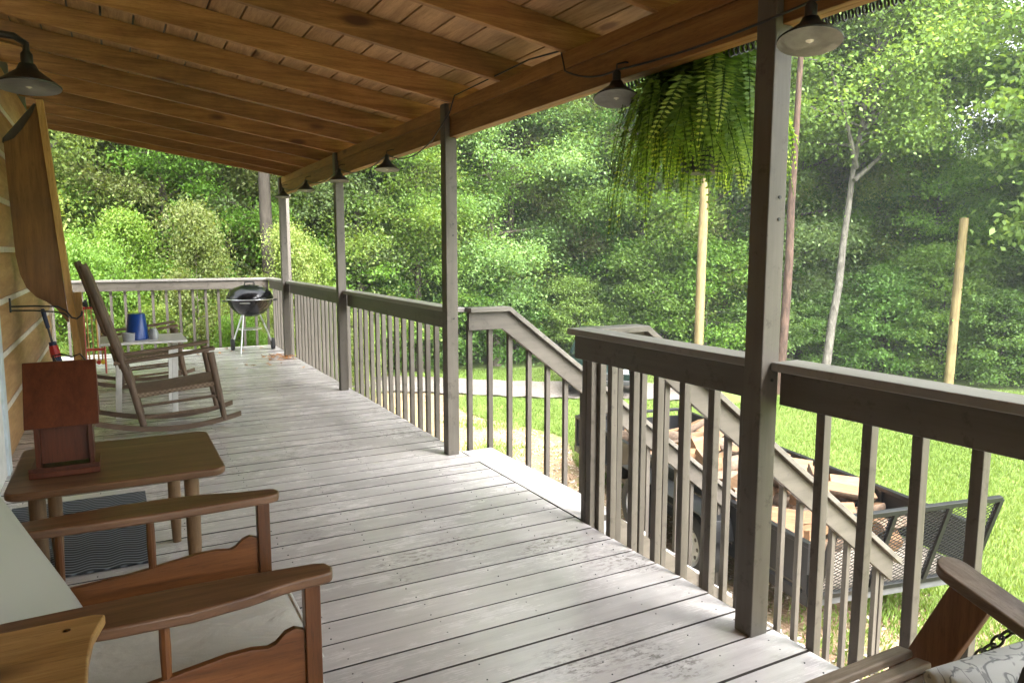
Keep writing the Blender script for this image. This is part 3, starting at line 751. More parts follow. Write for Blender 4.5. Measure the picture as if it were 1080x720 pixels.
for s_ in (-1, 1): MB().tube([(gx + s_ * Rg, gy - .06, gzc - .03), (gx + s_ * (Rg + .055), gy - .055, gzc - .02), (gx + s_ * (Rg + .055), gy + .055, gzc - .02), (gx + s_ * Rg, gy + .06, gzc - .03)], .009, 8).build('side_handle', M['black'], kg)
MB().bar((gx - .19, gy - .295, gzc - .045), (gx - .05, gy - .345, gzc - .045), .006, .022).build('tag_plate', M['alu'], kg)
legs = [((gx - .12, gy - .10, gzc - .235), (gx - .20, gy - .26, .0)), ((gx - .10, gy + .13, gzc - .235), (gx - .25, gy + .22, .09)), ((gx + .14, gy + .05, gzc - .235), (gx + .33, gy + .12, .09))]
for a, b in legs: MB().tube([a, b], .0125, 10).build('leg', M['alu'], kg)
for a, b in legs[1:]:
    w = MB().tube([(b[0] - .02, b[1], b[2]), (b[0] + .025, b[1], b[2])], .088, 20).build('wheel', M['rubber'], kg)
    MB().tube([(b[0] - .025, b[1], b[2]), (b[0] + .03, b[1], b[2])], .05, 16).build('hub', M['black'], w)
MB().lathe([(0, 0), (.17, 0), (.175, .012), (.02, .02), (0, .02)], 28, (gx - .02, gy + .0, .34)).build('ash_pan', M['alu'], kg)

# fallen leaves by the far post
lf = []
for i in range(46):
    a = NR.uniform(0, 6.28); lf.append((2.02 + NR.normal(0, .10), 10.72 + NR.normal(0, .16), .006 + NR.uniform(0, .03)))
for i in range(30): lf.append((NR.uniform(.6, 2.2), NR.uniform(9.5, 12.2), .006))
lf = np.array(lf); lf[:, 0] = np.minimum(lf[:, 0], 2.2)
n = len(lf); aa = NR.uniform(0, 6.28, n)
M['deadleaf'] = leaf_mat('dead_leaf', (.20, .085, .03), (.36, .17, .06), (.5, .30, .14), .15)
ll = leaf_mesh('leaf_litter', lf, np.stack([np.cos(aa), np.sin(aa), NR.uniform(-.05, .35, n)], 1), np.tile([0, 0, 1.], (n, 1)) + NR.normal(0, .3, (n, 3)), NR.uniform(.04, .10, n), NR.uniform(.03, .07, n), NR.random(n), M['deadleaf'])
tag(ll, 'orange dead leaves gathered at the foot of the last roof post', 'leaves', kind='stuff')

# ------------------------------------------------------------------ table with feeder, rug
et = thing('end_table', 'low worn brown table holding the red wooden bird feeder', 'table', (0, 3.8, 0))
def rounded(x0, y0, x1, y1, r, n=5):
    o = []
    for cx, cy, a0 in ((x1 - r, y1 - r, 0), (x0 + r, y1 - r, 90), (x0 + r, y0 + r, 180), (x1 - r, y0 + r, 270)):
        for i in range(n + 1): q = R(a0 + 90 * i / n); o.append((cx + r * math.cos(q), cy + r * math.sin(q)))
    return o
MB().prism(rounded(-.435, 3.41, .395, 4.2, .06), (0, 0, .518), (1, 0, 0), (0, 1, 0), (0, 0, .034)).build('tabletop', M['tabletop'], et, bevel=.010, seg=3)
for x0, y0 in ((-.33, 3.52), (.255, 3.50), (-.31, 4.08), (.215, 4.10)): MB().tube([(x0, y0, 0), (x0, y0, .2), (x0, y0, .518)], [.021, .030, .032], 14).build('leg', M['tableleg'], et)
rg = B((-.60, 3.86, .003), (.10, 5.06, .013)).build('door_mat', M['rug'], bevel=.003)
tag(rg, 'dark ribbed rubber mat under the low brown table', 'mat')

bf = thing('bird_feeder', 'dark red wooden bird feeder with a gabled roof on the low table', 'bird feeder', (-.23, 3.72, .552))
bx0, bx1 = -.365, -.09
roof = MB().prism([(3.60, .765), (3.725, 1.03), (3.74, 1.03), (3.87, .765), (3.85, .765), (3.7325, 1.008), (3.617, .765)], (bx0, 0, 0), (0, 1, 0), (0, 0, 1), (bx1 - bx0, 0, 0)).build('roof', M['feeder'], bf, bevel=.003)
for x0 in (-.335, -.138): B((x0, 3.64, .578), (x0 + .02, 3.83, .80)).build('side_wall', M['feeder'], bf, bevel=.002)
B((-.315, 3.665, .60), (-.138, 3.80, .86)).build('hopper', M['feeder'], bf, bevel=.002)
B((-.36, 3.60, .553), (-.098, 3.86, .577)).build('tray', M['feeder'], bf, bevel=.003)
B((-.36, 3.60, .5775), (-.098, 3.612, .597)).build('tray_lip', M['feeder'], bf, bevel=.002)
MB().tube([(-.24, 3.73, 1.03), (-.25, 3.73, 1.055), (-.22, 3.735, 1.06), (-.18, 3.735, 1.045), (-.15, 3.73, 1.058), (-.13, 3.73, 1.03)], .004, 6).build('wire_loop', M['chain'], bf)
# ------------------------------------------------------------------ glider armchair
ch = thing('armchair', 'wide brown wooden armchair with cream cushions against the wall', 'armchair', (.1, 2.25, 0))
def arm(y_in, y_out, sgn):
    # outline in plan: front narrow and round, wide in the middle
    c = (y_in + y_out) / 2
    xs = [-.50, -.30, -.05, .12, .25, .34, .40, .44, .465, .475]
    inn = [.045, .050, .060, .062, .058, .052, .048, .045, .034, .0]
    out = [.045, .060, .095, .100, .080, .052, .044, .042, .034, .0]
    poly = [(x, c + sgn * -i) for x, i in zip(xs, inn)] + [(x, c + sgn * o) for x, o in zip(reversed(xs[:-1]), reversed(out[:-1]))]
    MB().prism(poly, (0, 0, .632), (1, 0, 0), (0, 1, 0), (0, 0, .03)).build('armrest', M['armwood'], ch, bevel=.008, seg=3)
    # front post and rear post
    B((.395, c - .021, .05), (.437, c + .021, .631)).build('front_post', M['darkwoodZ'], ch, bevel=.004)
    B((-.46, c - .021, .05), (-.42, c + .021, .631)).build('rear_post', M['darkwoodZ'], ch, bevel=.004)
    # scalloped side panel
    top = [(.394, .505), (.37, .515), (.345, .508), (.32, .485), (.30, .478), (.26, .485), (.2, .483), (.12, .472), (0, .455), (-.2, .44), (-.419, .435)]
    MB().prism(top + [(-.419, .13), (.394, .13)], (0, c - .011, 0), (1, 0, 0), (0, 0, 1), (0, .022, 0)).build('side_panel', M['darkwood'], ch, bevel=.003)
    for xx in (.06, -.2): MB().tube([(xx, c, .462 if xx > 0 else .441), (xx, c, .54), (xx, c, .631)], [.012, .014, .012], 10).build('spindle', M['darkwoodZ'], ch)
arm(1.87, 1.94, -1); arm(2.60, 2.66, 1)
B((.36, 1.93, .26), (.39, 2.61, .34)).build('front_rail', M['darkwood'], ch, bevel=.004)
B((-.42, 1.93, .26), (.355, 2.61, .285)).build('seat_base', M['darkwood'], ch)
def cushion(name, c, d, M3, mat, par, puff=.6, n=14):
    """pillow-like block: superellipsoid-ish grid"""
    mb = MB(); vs = []; fs = []
    for side in (1, -1):
        for j in range(n + 1):
            for i in range(n + 1):
                u = i / n * 2 - 1; v = j / n * 2 - 1
                e = (1 - abs(u) ** 6) * (1 - abs(v) ** 6); th = (puff + (1 - puff) * e ** .5) if e > 0 else puff
                wv = .03 * math.sin(u * 5 + v * 2.2) * math.sin(v * 6 + u) * e
                pr = 1 - .02 * (1 - e)
                vs.append(Vector(c) + M3 @ Vector((u * d[0] / 2 * pr, v * d[1] / 2 * pr, side * d[2] / 2 * (th + wv))))
    m = (n + 1) ** 2
    for s0 in (0, m):
        for j in range(n):
            for i in range(n): fs.append((s0 + j * (n + 1) + i, s0 + j * (n + 1) + i + 1, s0 + (j + 1) * (n + 1) + i + 1, s0 + (j + 1) * (n + 1) + i))
    ring = [i for i in range(n + 1)] + [j * (n + 1) + n for j in range(1, n + 1)] + [n * (n + 1) + i for i in range(n - 1, -1, -1)] + [j * (n + 1) for j in range(n - 1, 0, -1)]
    for q in range(len(ring)): a, b = ring[q], ring[(q + 1) % len(ring)]; fs.append((a, b, b + m, a + m))
    mb.add(vs, fs); o = mb.build(name, mat, par, smooth=70, bevel=.012, seg=3)
    # piping on both edges
    if name == 'seat_cushion':
        pp = MB()
        for side in (0, m): pp.tube([vs[side + q] for q in ring] + [vs[side + ring[0]]], .006, 6)
        pp.build('piping', M['white'], o)
    return o
I3 = Matrix.Identity(3)
cushion('seat_cushion', (.09, 2.26, .345), (.74, .62, .11), I3, M['cloth'], ch, .72)
RB = Matrix.Rotation(R(-116), 3, 'Y')
cushion('back_cushion', (-.325, 2.26, .66), (.66, .64, .12), RB, M['vinyl'], ch, .85)
MB().bar((-.34, 1.96, .30), (-.62, 1.96, 1.0), .04, .03, (0, 1, 0)).build('back_frame', M['darkwood'], ch); MB().bar((-.34, 2.56, .30), (-.62, 2.56, 1.0), .04, .03, (0, 1, 0)).build('back_frame', M['darkwood'], ch)
for yy in (1.96, 2.57): B((-.46, yy - .025, .0), (.47, yy + .025, .05)).build('base_runner', M['darkwood'], ch, bevel=.006)

nt = thing('side_table', 'golden oak table at the lower left corner, in front of the armchair', 'table', (-.33, 1.47, 0))
MB().prism([(-.64, 1.2), (-.09, 1.2), (-.083, 1.38), (-.084, 1.55), (-.078, 1.64), (-.056, 1.735), (-.075, 1.745), (-.64, 1.745)], (0, 0, .708), (1, 0, 0), (0, 1, 0), (0, 0, .024)).build('tabletop', M['oak'], nt, bevel=.005)
MB().lathe([(.007, 0), (.004, -.0), (0, .002)], 10, (-.125, 1.69, .733)).build('screw_plug', M['darkwood'], nt)
for x0, y0 in ((-.125, 1.64), (-.125, 1.25), (-.6, 1.64), (-.6, 1.25)): B((x0 - .018, y0 - .018, 0), (x0 + .018, y0 + .018, .707)).build('leg', M['oakZ'], nt, bevel=.004)
B((-.585, 1.63, .63), (-.14, 1.65, .7075)).build('apron', M['oak'], nt); B((-.585, 1.24, .63), (-.14, 1.26, .7075)).build('apron', M['oak'], nt)

# ------------------------------------------------------------------ porch swing (lower right)
sw = thing('porch_swing', 'weathered slatted wooden porch swing hanging on chains at lower right', 'swing', (1.32, .85, .40))
sx0, sx1 = .60, 1.90
tl = -.14   # seat drops toward the back
def sy(y): return .405 + (y - 1.17) * -tl
for i in range(10):
    y = 1.18 - i * .054
    MB().bar((sx0, y, sy(y)), (sx1 - .03, y, sy(y)), .045, .022, (0, .14, 1)).build('seat_slat', M['swingslat'], sw, bevel=.006)
for x0 in (sx0 + .03, 1.3, sx1 - .07): MB().bar((x0, 1.19, sy(1.19) - .045), (x0, .66, sy(.66) - .045), .038, .06).build('seat_bearer', M['swingwood'], sw, bevel=.003)
for i in range(11): x0 = sx0 + .06 + i * .108; MB().bar((x0, .66, sy(.66) + .02), (x0, .48, .92), .075, .018, (0, 1, 0)).build('back_slat', M['swingslat'], sw, bevel=.004)
for zz, yy in ((.47, .645), (.88, .475)): MB().bar((sx0, yy - .02, zz), (sx1, yy - .02, zz), .022, .06).build('back_rail', M['swingwood'], sw, bevel=.003)
for xa in (sx0 - .0, 1.915):
    # arm board with rounded front end, sloping down to the back
    w = .052; prof = []
    for q in range(9): a = R(180 * q / 8); prof.append((w * math.cos(a), 1.085 + .045 * math.sin(a)))
    poly = prof + [(-w, .50), (w, .50)]
    sl2 = .36
    vs = [(xa + p[0], p[1], .690 - (1.13 - p[1]) * sl2 * .9) for p in poly]; m = len(vs)
    vs += [(v[0], v[1], v[2] - .032) for v in vs]
    fs = [tuple(range(m)), tuple(reversed(range(m, 2 * m)))] + [(i, (i + 1) % m, m + (i + 1) % m, m + i) for i in range(m)]
    MB().add(vs, fs).build('armrest', M['swingwood'], sw, bevel=.006, seg=3)
    MB().bar((xa - .0, 1.16, .345), (xa, 1.035, .625), .034, .105, (0, 1, .45)).build('arm_support', M['swingsup'], sw, bevel=.004)
def chain(p, q, parent):
    p, q = Vector(p), Vector(q); d = q - p; L = d.length; d.normalize(); n = int(L / .034); c = MB()
    s1 = d.cross(Vector((.3, .2, 1))).normalized(); s2 = d.cross(s1)
    for i in range(n):
        m = p + d * (i + .5) * L / n; s = s1 if i % 2 else s2; pts = []
        for kq in range(13):
            a = 2 * math.pi * kq / 12; pts.append(m + d * .0235 * math.cos(a) * 1 + s * .0115 * math.sin(a))
        c.tube(pts, .0036, 5, cap=False)
    return c.build('chain', M['chain'], parent)
for xa, yr, zr_ in ((sx0 - .03, .27, 1.0), (1.955, .55, 1.15)):
    chain((xa, 1.08, .375), (xa, yr, zr_), sw); chain((xa, yr, zr_), (xa, yr - .12, zr(xa) + .0), sw); chain((xa, yr, zr_), (xa, .56, .36), sw)
pw = cushion('throw_pillow', (1.66, .76, .475), (.40, .36, .13), Matrix.Rotation(R(-6), 3, 'Z') @ Matrix.Rotation(R(52), 3, 'X'), M['pillow'], None, .25)
tag(pw, 'pale throw pillow with grey leaf print on the porch swing', 'pillow')

# ------------------------------------------------------------------ utility trailer
hd = R(11)
def tl_pt(): pass
tr = thing('utility_trailer', 'black utility trailer loaded with firewood behind the stair railing', 'trailer')
# local: x right 0..1.66, y forward 0..5, z=0 ground
LT, WT, BZ, RZ = 4.95, 1.66, .47, .86
B((0.02, 0.02, BZ - .035), (WT - .02, LT - .02, BZ)).build('bed', M['bedwood'], tr)
for x0 in (0, WT):
    B((x0 - .025, 0, BZ - .13), (x0 + .025, LT, BZ - .037)).build('frame_rail', M['trailer'], tr, bevel=.004)
    B((x0 - .003, .03, BZ), (x0 + .003, LT - .03, RZ - .03)).build('side_sheet', M['trailer'], tr)
    B((x0 - .03, 0, RZ - .03), (x0 + .03, LT, RZ + .01)).build('top_rail', M['trailer'], tr, bevel=.006)
    for q in range(6): yy = .03 + q * (LT - .06) / 5; B((x0 - .028, yy - .025, BZ - .036), (x0 + .028, yy + .025, RZ - .031)).build('side_post', M['trailer'], tr)
B((.03, LT - .03, RZ - .03), (WT - .03, LT + .03, RZ + .01)).build('front_rail', M['trailer'], tr, bevel=.006)
B((.03, LT - .02, BZ), (WT - .03, LT - .01, RZ - .1)).build('front_sheet', M['trailer'], tr)
for s_ in (0, 1): MB().bar((WT * s_, LT, BZ - .09), (WT / 2, LT + 1.2, BZ - .09), .06, .09).build('tongue_bar', M['trailer'], tr)
jk = MB().tube([(WT / 2 + .08, LT + .95, .05), (WT / 2 + .08, LT + .95, .85)], .03, 10).build('jack', M['trailer'], tr)
MB().bar((WT / 2 + .08, LT + .95, .86), (WT / 2 - .12, LT + .95, .86), .03, .03).build('crank', M['trailer'], jk)
for yy in (1.42, 2.62):
    for x0, s_ in ((-.17, -1), (WT + .17, 1)):
        wv = MB()
        ring = [(.20, -.09), (.29, -.095), (.325, -.075), (.33, -.03), (.33, .03), (.325, .075), (.29, .095), (.20, .09)]
        vs, fs = [], []; n = 32
        for r_, w_ in ring:
            for q in range(n): a = 2 * math.pi * q / n; vs.append((x0 + w_ * 1.0, yy + r_ * math.cos(a), .33 + r_ * math.sin(a)))
        for i in range(len(ring)):
            j = (i + 1) % len(ring)
            for q in range(n): q2 = (q + 1) % n; fs.append((i * n + q, i * n + q2, j * n + q2, j * n + q))
        wo = MB().add(vs, fs).build('wheel', M['rubber'], tr)
        rim = MB(); vs, fs = [], []
        pr = [(.202, .085), (.195, .05), (.16, .045), (.155, .07), (.08, .06), (.05, .075), (.0, .075)]
        for r_, w_ in pr:
            for q in range(n): a = 2 * math.pi * q / n; vs.append((x0 + s_ * w_, yy + r_ * math.cos(a), .33 + r_ * math.sin(a)))
        for i in range(len(pr) - 1):
            for q in range(n): q2 = (q + 1) % n; fs.append((i * n + q, i * n + q2, (i + 1) * n + q2, (i + 1) * n + q))
        ro = MB().add(vs, fs).build('rim', M['wheelwhite'], wo)
        hl = MB()
        for q in range(8): a = q * math.pi / 4; hl.tube([(x0 + s_ * .055, yy + .125 * math.cos(a), .33 + .125 * math.sin(a)), (x0 + s_ * .0705, yy + .125 * math.cos(a), .33 + .125 * math.sin(a))], .02, 10)
        hl.build('rim_holes', M['black'], wo)
for x0, x1 in ((-.30, -.03), (WT + .03, WT + .30)):
    mb = MB(); pts = [(1.0, .52), (1.06, .70), (1.2, .74), (2.84, .74), (2.98, .70), (3.04, .52)]
    poly = pts + [(p[0], p[1] - .012) for p in reversed(pts)]
    mb.prism(poly, (x0, 0, 0), (0, 1, 0), (0, 0, 1), (x1 - x0, 0, 0)).build('fender', M['trailer'], tr, bevel=.002)
# ramp gate, hinged at the rear, leaning outwards
H = .76; lean = R(17)
gu = Vector((0, -math.sin(lean), math.cos(lean))); go = Vector((.02, -.04, BZ - .03)); gr_ = Vector((1, 0, 0)); gw = WT - .04
gate = MB(); GP = lambda a, b: go + gr_ * a + gu * b
gt = MB()
for a, b, c_, d_ in ((0, 0, 0, H), (gw, 0, gw, H), (0, H, gw, H), (0, 0, gw, 0), (gw * .33, 0, gw * .33, H), (gw * .67, 0, gw * .67, H)): gt.bar(GP(a, b), GP(c_, d_), .042, .042, (0, 1, .2))
gt_o = gt.build('ramp_gate', M['trailer'], tr, bevel=.003)
ms = MB(); sp = .036
def clipline(c0, s):
    # points on line b = s*(a) + c0 within rect
    pts = []
    for a in (0, gw):
        b = s * a + c0
        if 0 <= b <= H: pts.append((a, b))
    for b in (0, H):
        a = (b - c0) / s
        if 0 < a < gw: pts.append((a, b))
    return pts[:2] if len(pts) >= 2 else None
for s in (.55, -.55):
    c0 = -1.2
    while c0 < 2.4:
        q = clipline(c0, s)
        if q: ms.bar(GP(*q[0]), GP(*q[1]), .0055, .004, (0, 1, .2))
        c0 += sp
ms.build('mesh_panel', M['trailer'], gt_o)
B((-.05, -.06, BZ + .16), (-.02, -.02, BZ + .42)).build('latch', M['galv'], tr)
tlm = MB()
B((.02, -.03, BZ - .12), (WT - .02, 0.0, BZ - .04)).build('rear_rail', M['galv'], tr)
tr.location = (4.80, 3.86, GZ + .015); tr.rotation_euler = (0, 0, -hd)
TM = Matrix.Translation((4.80, 3.86, GZ + .015)) @ Matrix.Rotation(-hd, 4, 'Z')

# firewood: six split-log shapes, each piece its own object
def log_shape(seed):
    q = random.Random(seed); L = q.uniform(.36, .44); n = 9; r0 = q.uniform(.09, .135); mb = MB()
    ang = q.choice([80, 120, 170, 200]); arc = [R(-ang / 2 + ang * i / (n - 1)) for i in range(n)]
    prof = [(0, 0)] + [(r0 * math.cos(a) * q.uniform(.95, 1.04), r0 * math.sin(a) * q.uniform(.95, 1.04)) for a in arc]
    prof = [(p[0] - r0 * .55, p[1]) for p in prof]
    m = len(prof); vs = [(-L / 2 + q.uniform(-.012, .012), p[0], p[1]) for p in prof] + [(L / 2 + q.uniform(-.012, .012), p[0] * .94, p[1] * .97) for p in prof]
    for i in range(m):
        j = (i + 1) % m; mb.cur = 1 if 0 < i < m - 1 else 0
        mb.f.append([i, j, j + m, i + m]); mb.mi.append(mb.cur)
    mb.f += [list(range(m)), list(reversed(range(m, 2 * m)))]; mb.mi += [0, 0]; mb.v = [Vector(v) for v in vs]
    o = mb.build('firewood', [M['split'], M['bark']], smooth=40, bevel=.004)
    tag(o, 'split firewood piece heaped in the black trailer', 'firewood', 'firewood heaped in the trailer')
    return o
protos = [log_shape(s) for s in range(6)]
k = 0; q = random.Random(5)
for layer in range(4):
    nz = BZ + .07 + layer * .115
    for iy in range(11 - layer):
        for ix in range(4 - (1 if layer > 2 else 0)):
            if q.random() < .12: continue
            o = protos[k] if k < 6 else protos[k % 6].copy()
            if k >= 6: link(o)
            lx = .22 + ix * .40 + q.uniform(-.06, .06) + (.1 if layer > 2 else 0); ly = .55 + iy * .39 + layer * .14 + q.uniform(-.09, .09)
            yaw = q.uniform(-.5, .5) if q.random() < .55 else q.uniform(.8, 2.2)
            lx = min(max(lx, .24), WT - .24)
            m = TM @ Matrix.Translation((lx, min(ly, LT - .26), nz + q.uniform(-.015, .03))) @ Matrix.Rotation(yaw, 4, 'Z') @ Matrix.Rotation(q.uniform(-.18, .18), 4, 'Y') @ Matrix.Rotation(q.uniform(0, 6.28), 4, 'X')
            o.matrix_world = m; k += 1
print('firewood', k)

# ------------------------------------------------------------------ parked car on the drive (mostly hidden by the railings)
car = thing('parked_car', 'dark green car on the gravel drive glimpsed through the stair railings', 'car')
# local x = forward, built 4.3 long, 1.75 wide
def car_body():
    mb = MB(); st = [(-2.1, .45, .62, .80), (-2.0, .32, .95, .86), (-1.3, .30, 1.0, .88), (-.6, .30, .96, .88), (.5, .30, .95, .88), (1.2, .30, .92, .87), (1.85, .32, .80, .82), (2.1, .42, .62, .72)]
    vs = []; n = 12
    for x0, zb, zt, w in st:
        for (a, b) in ((-.85, 0), (-1, .25), (-1, .6), (-.93, .9), (-.7, 1), (-.3, 1.02), (.3, 1.02), (.7, 1), (.93, .9), (1, .6), (1, .25), (.85, 0)): vs.append((x0, a * w, zb + (zt - zb) * b))
    fs = [tuple(range(n)), tuple(reversed(range((len(st) - 1) * n, len(st) * n)))]
    for i in range(len(st) - 1):
        for q in range(n): q2 = (q + 1) % n; fs.append((i * n + q, (i + 1) * n + q, (i + 1) * n + q2, i * n + q2))
    mb.add(vs, fs).build('body', M['cargreen'], car, smooth=50, bevel=.02)
    cb = MB(); vs = []
    rings = [(.94, -1.75, 1.0, .80), (1.2, -1.5, .62, .72), (1.46, -1.05, .1, .60), (1.49, -.8, -.1, .56)]
    for z, xa, xb, w in rings: vs += [(xa, -w, z), (xb, -w, z), (xb, w, z), (xa, w, z)]
    fs = [(12, 13, 14, 15)]
    for i in range(3):
        for q in range(4): q2 = (q + 1) % 4; fs.append((i * 4 + q, i * 4 + q2, (i + 1) * 4 + q2, (i + 1) * 4 + q))
    cb.add(vs, fs).build('cabin_glass', M['glass'], car, smooth=30, bevel=.03)
    MB().prism(rounded(-1.08, -.6, .12, .6, .15), (0, 0, 1.47), (1, 0, 0), (0, 1, 0), (0, 0, .035)).build('roof', M['cargreen'], car, bevel=.012)
    for s_ in (-1, 1):
        for xa, xb in ((-1.72, -1.06), (.95, .12)): MB().bar((xa, .775 * s_, .96), (xb, .59 * s_, 1.47), .05, .05).build('pillar', M['cargreen'], car)
        MB().bar((-.45, .77 * s_, .96), (-.45, .60 * s_, 1.47), .06, .03).build('pillar', M['cargreen'], car)
        B((2.03, s_ * .42 - .15, .60), (2.10, s_ * .42 + .15, .72)).build('headlight', M['lens'], car, bevel=.02)
        for x0 in (-1.3, 1.35):
            w = MB().tube([(x0, s_ * .72, .31), (x0, s_ * .90, .31)], .31, 28).build('wheel', M['rubber'], car, bevel=.02)
            MB().tube([(x0, s_ * .80, .31), (x0, s_ * .905, .31)], .19, 24).build('rim', M['galv'], w)
    B((2.06, -.32, .45), (2.125, .32, .62)).build('grille', M['black'], car, bevel=.01)
    B((2.08, -.80, .32), (2.16, .80, .44)).build('bumper', M['black'], car, bevel=.02)
car_body(); car.location = (10.35, 14.6, gz(10.3, 14.6) + .05); car.rotation_euler = (0, 0, R(235)); car.scale = (.95, .95, .83)

# ------------------------------------------------------------------ poles
p1 = MB().tube([(11.28, 12.3, GZ - .3), (11.30, 12.3, 1.), (11.33, 12.3, 3.15)], [.105, .10, .095], 16).build('timber_pole', M['polewood'])
tag(p1, 'pale yellow timber pole beneath the hanging fern', 'pole', 'timber poles on the lawn')
p2 = MB().tube([(17.1, 10.2, GZ - .4), (17.16, 10.2, 0.), (17.264, 10.2, 2.275)], [.105, .10, .095], 16).build('timber_pole', M['polewood'])
tag(p2, 'pale yellow timber pole standing alone on the right before the trees', 'pole', 'timber poles on the lawn')

# ------------------------------------------------------------------ trees
def bent(p0, d, L, n, rs, grav=0., wob=.12):
    pts = [np.array(p0, float)]; d = np.array(d, float); d /= np.linalg.norm(d)
    for i in range(n):
        d = d + rs.normal(0, wob, 3) + np.array([0, 0, grav]); d /= np.linalg.norm(d); pts.append(pts[-1] + d * L / n)
    return pts
def make_tree(name, seed, H, base, Rc, nl, leaf, nleaf, mat, tmat, label, cat='tree', r0=None, lean=(0, 0), clump=.66, flat=.55, group=None, up=.38):
    rs = np.random.default_rng(seed); t = thing(name, label, cat); t.name = name
    if group: t['group'] = group
    tb = MB(); r0 = r0 or H * .011
    n = 12; tp = [np.array([0, 0, -.4])]; d = np.array([lean[0], lean[1], 1.])
    for i in range(n): tp.append(tp[-1] + (d + rs.normal(0, .035, 3)) * (H + .4) * .95 / n)
    tb.tube([tuple(p) for p in tp], [r0 * (1.25 if i == 0 else 1) * (1 - .88 * i / n) for i in range(n + 1)], 9)
    def at(h):
        f = (h + .4) / ((H + .4) * .95) * n; i = int(min(max(f, 0), n - 1)); return tp[i] + (tp[i + 1] - tp[i]) * (f - i)
    C = []
    for k in range(nl):
        u = (k + rs.random()) / nl; h = base + (H - base) * u ** .9
        az = k * 2.39996 + rs.normal(0, .35)
        prof = (math.sin(math.pi * (.16 + .80 * u)) ** .75); ln = Rc * prof * rs.uniform(.7, 1.12)
        el = rs.uniform(.05, .45) + .55 * u
        bp = bent(at(min(h, H * .93)), (math.cos(az) * math.cos(el), math.sin(az) * math.cos(el), math.sin(el)), ln, 5, rs, -.03)
        rb = max(.012, r0 * .38 * (1 - .7 * u))
        tb.tube([tuple(p) for p in bp], [rb * (1 - .8 * i / 5) for i in range(6)], 5, cap=False)
        for i in (3, 4, 5):
            C.append((bp[i], rs.uniform(.75, 1.15)))
        for m in range(3):
            q = bp[rs.integers(2, 5)]; a2 = az + rs.choice([-1, 1]) * rs.uniform(.4, 1.2); e2 = rs.uniform(-.15, .5)
            sp_ = bent(q, (math.cos(a2) * math.cos(e2), math.sin(a2) * math.cos(e2), math.sin(e2)), ln * rs.uniform(.3, .55), 3, rs)
            tb.tube([tuple(p) for p in sp_], [rb * .4, rb * .3, rb * .2, rb * .1], 4, cap=False)
            C.append((sp_[-1], rs.uniform(.7, 1.1))); C.append((sp_[-2], rs.uniform(.5, .8)))
    for i in range(5): C.append((at(H * (.9 + .02 * i)) + rs.normal(0, .25, 3), .8))
    w = np.array([c[1] ** 2 for c in C]); w = w / w.sum(); cnt = rs.multinomial(nleaf, w)
    idx = np.repeat(np.arange(len(C)), cnt); ctr = np.array([c[0] for c in C])[idx]; sc = np.array([c[1] for c in C])[idx][:, None] * clump
    g = unit(rs.normal(0, 1, (nleaf, 3))) * (rs.random((nleaf, 1)) ** .45)
    sc = sc * np.where(rs.random((nleaf, 1)) < .3, 2.1, 1.)
    Pp = ctr + g * sc * np.array([1, 1, flat]); Pp[:, 2] -= (g[:, 0] ** 2 + g[:, 1] ** 2) * sc[:, 0] * .30
    Nn = unit(rs.normal(0, 1, (nleaf, 3)) * .8 + np.array([0, 0, up * 2]) + g * .5)
    Dd = unit(np.cross(Nn, rs.normal(0, 1, (nleaf, 3))) + np.array([0, 0, -.25]))
    ll = leaf * rs.uniform(.65, 1.25, nleaf)
    ct = rs.normal(.5, .16, len(C))[idx]
    tint = np.clip(ct + rs.normal(0, .17, nleaf), 0, 1)
    tb.build('trunk', tmat, t, smooth=60)
    leaf_mesh('crown', Pp, Dd, Nn, ll, ll * rs.uniform(.5, .72, nleaf), tint, mat, t)
    return t
GW = 'woodland trees beyond the lawn'
kinds = [
 make_tree('broadleaf_tree', 1, 13.5, 1.2, 3.3, 50, .095, 85000, M['leaf'], M['trunk'], 'mid green broadleaf tree in the woods beyond the lawn', group=GW),
 make_tree('broadleaf_tree', 2, 15.0, 1.6, 3.6, 54, .10, 85000, M['leafblue'], M['trunk'], 'grey green broadleaf tree in the woods beyond the lawn', group=GW),
 make_tree('broadleaf_tree', 3, 12.0, .8, 3.0, 50, .092, 85000, M['leafdark'], M['trunkdark'], 'dark green broadleaf tree in the woods beyond the lawn', group=GW),
 make_tree('broadleaf_tree', 4, 14.0, 1.0, 3.1, 48, .095, 80000, M['leafpale'], M['trunk'], 'yellow green broadleaf tree in the woods beyond the lawn', group=GW),
]
GB = 'bushes along the edge of the woods'
bushes = [
 make_tree('bush', 11, 3.4, .25, 1.6, 32, .10, 15000, M['leafdark'], M['trunkdark'], 'dark green bush at the edge of the woods', 'bush', .04, clump=.42, flat=.4, group=GB),
 make_tree('bush', 12, 4.2, .3, 1.7, 32, .105, 16000, M['leaf'], M['trunk'], 'mid green bush at the edge of the woods', 'bush', .04, clump=.45, flat=.4, group=GB),
]
GS = 'pale saplings behind the far railing'
sap = make_tree('sapling', 21, 3.9, .3, .72, 34, .062, 20000, M['leafpale'], M['trunk'], 'pale yellow green sapling just behind the far deck railing', 'sapling', .03, clump=.34, flat=.55, group=GS, up=.3)
saps = make_tree('sapling', 22, 3.2, .2, 1.2, 32, .06, 20000, M['leaf'], M['trunk'], 'mid green sapling just behind the far deck railing', 'sapling', .03, clump=.34, flat=.5, group=GS, up=.3)

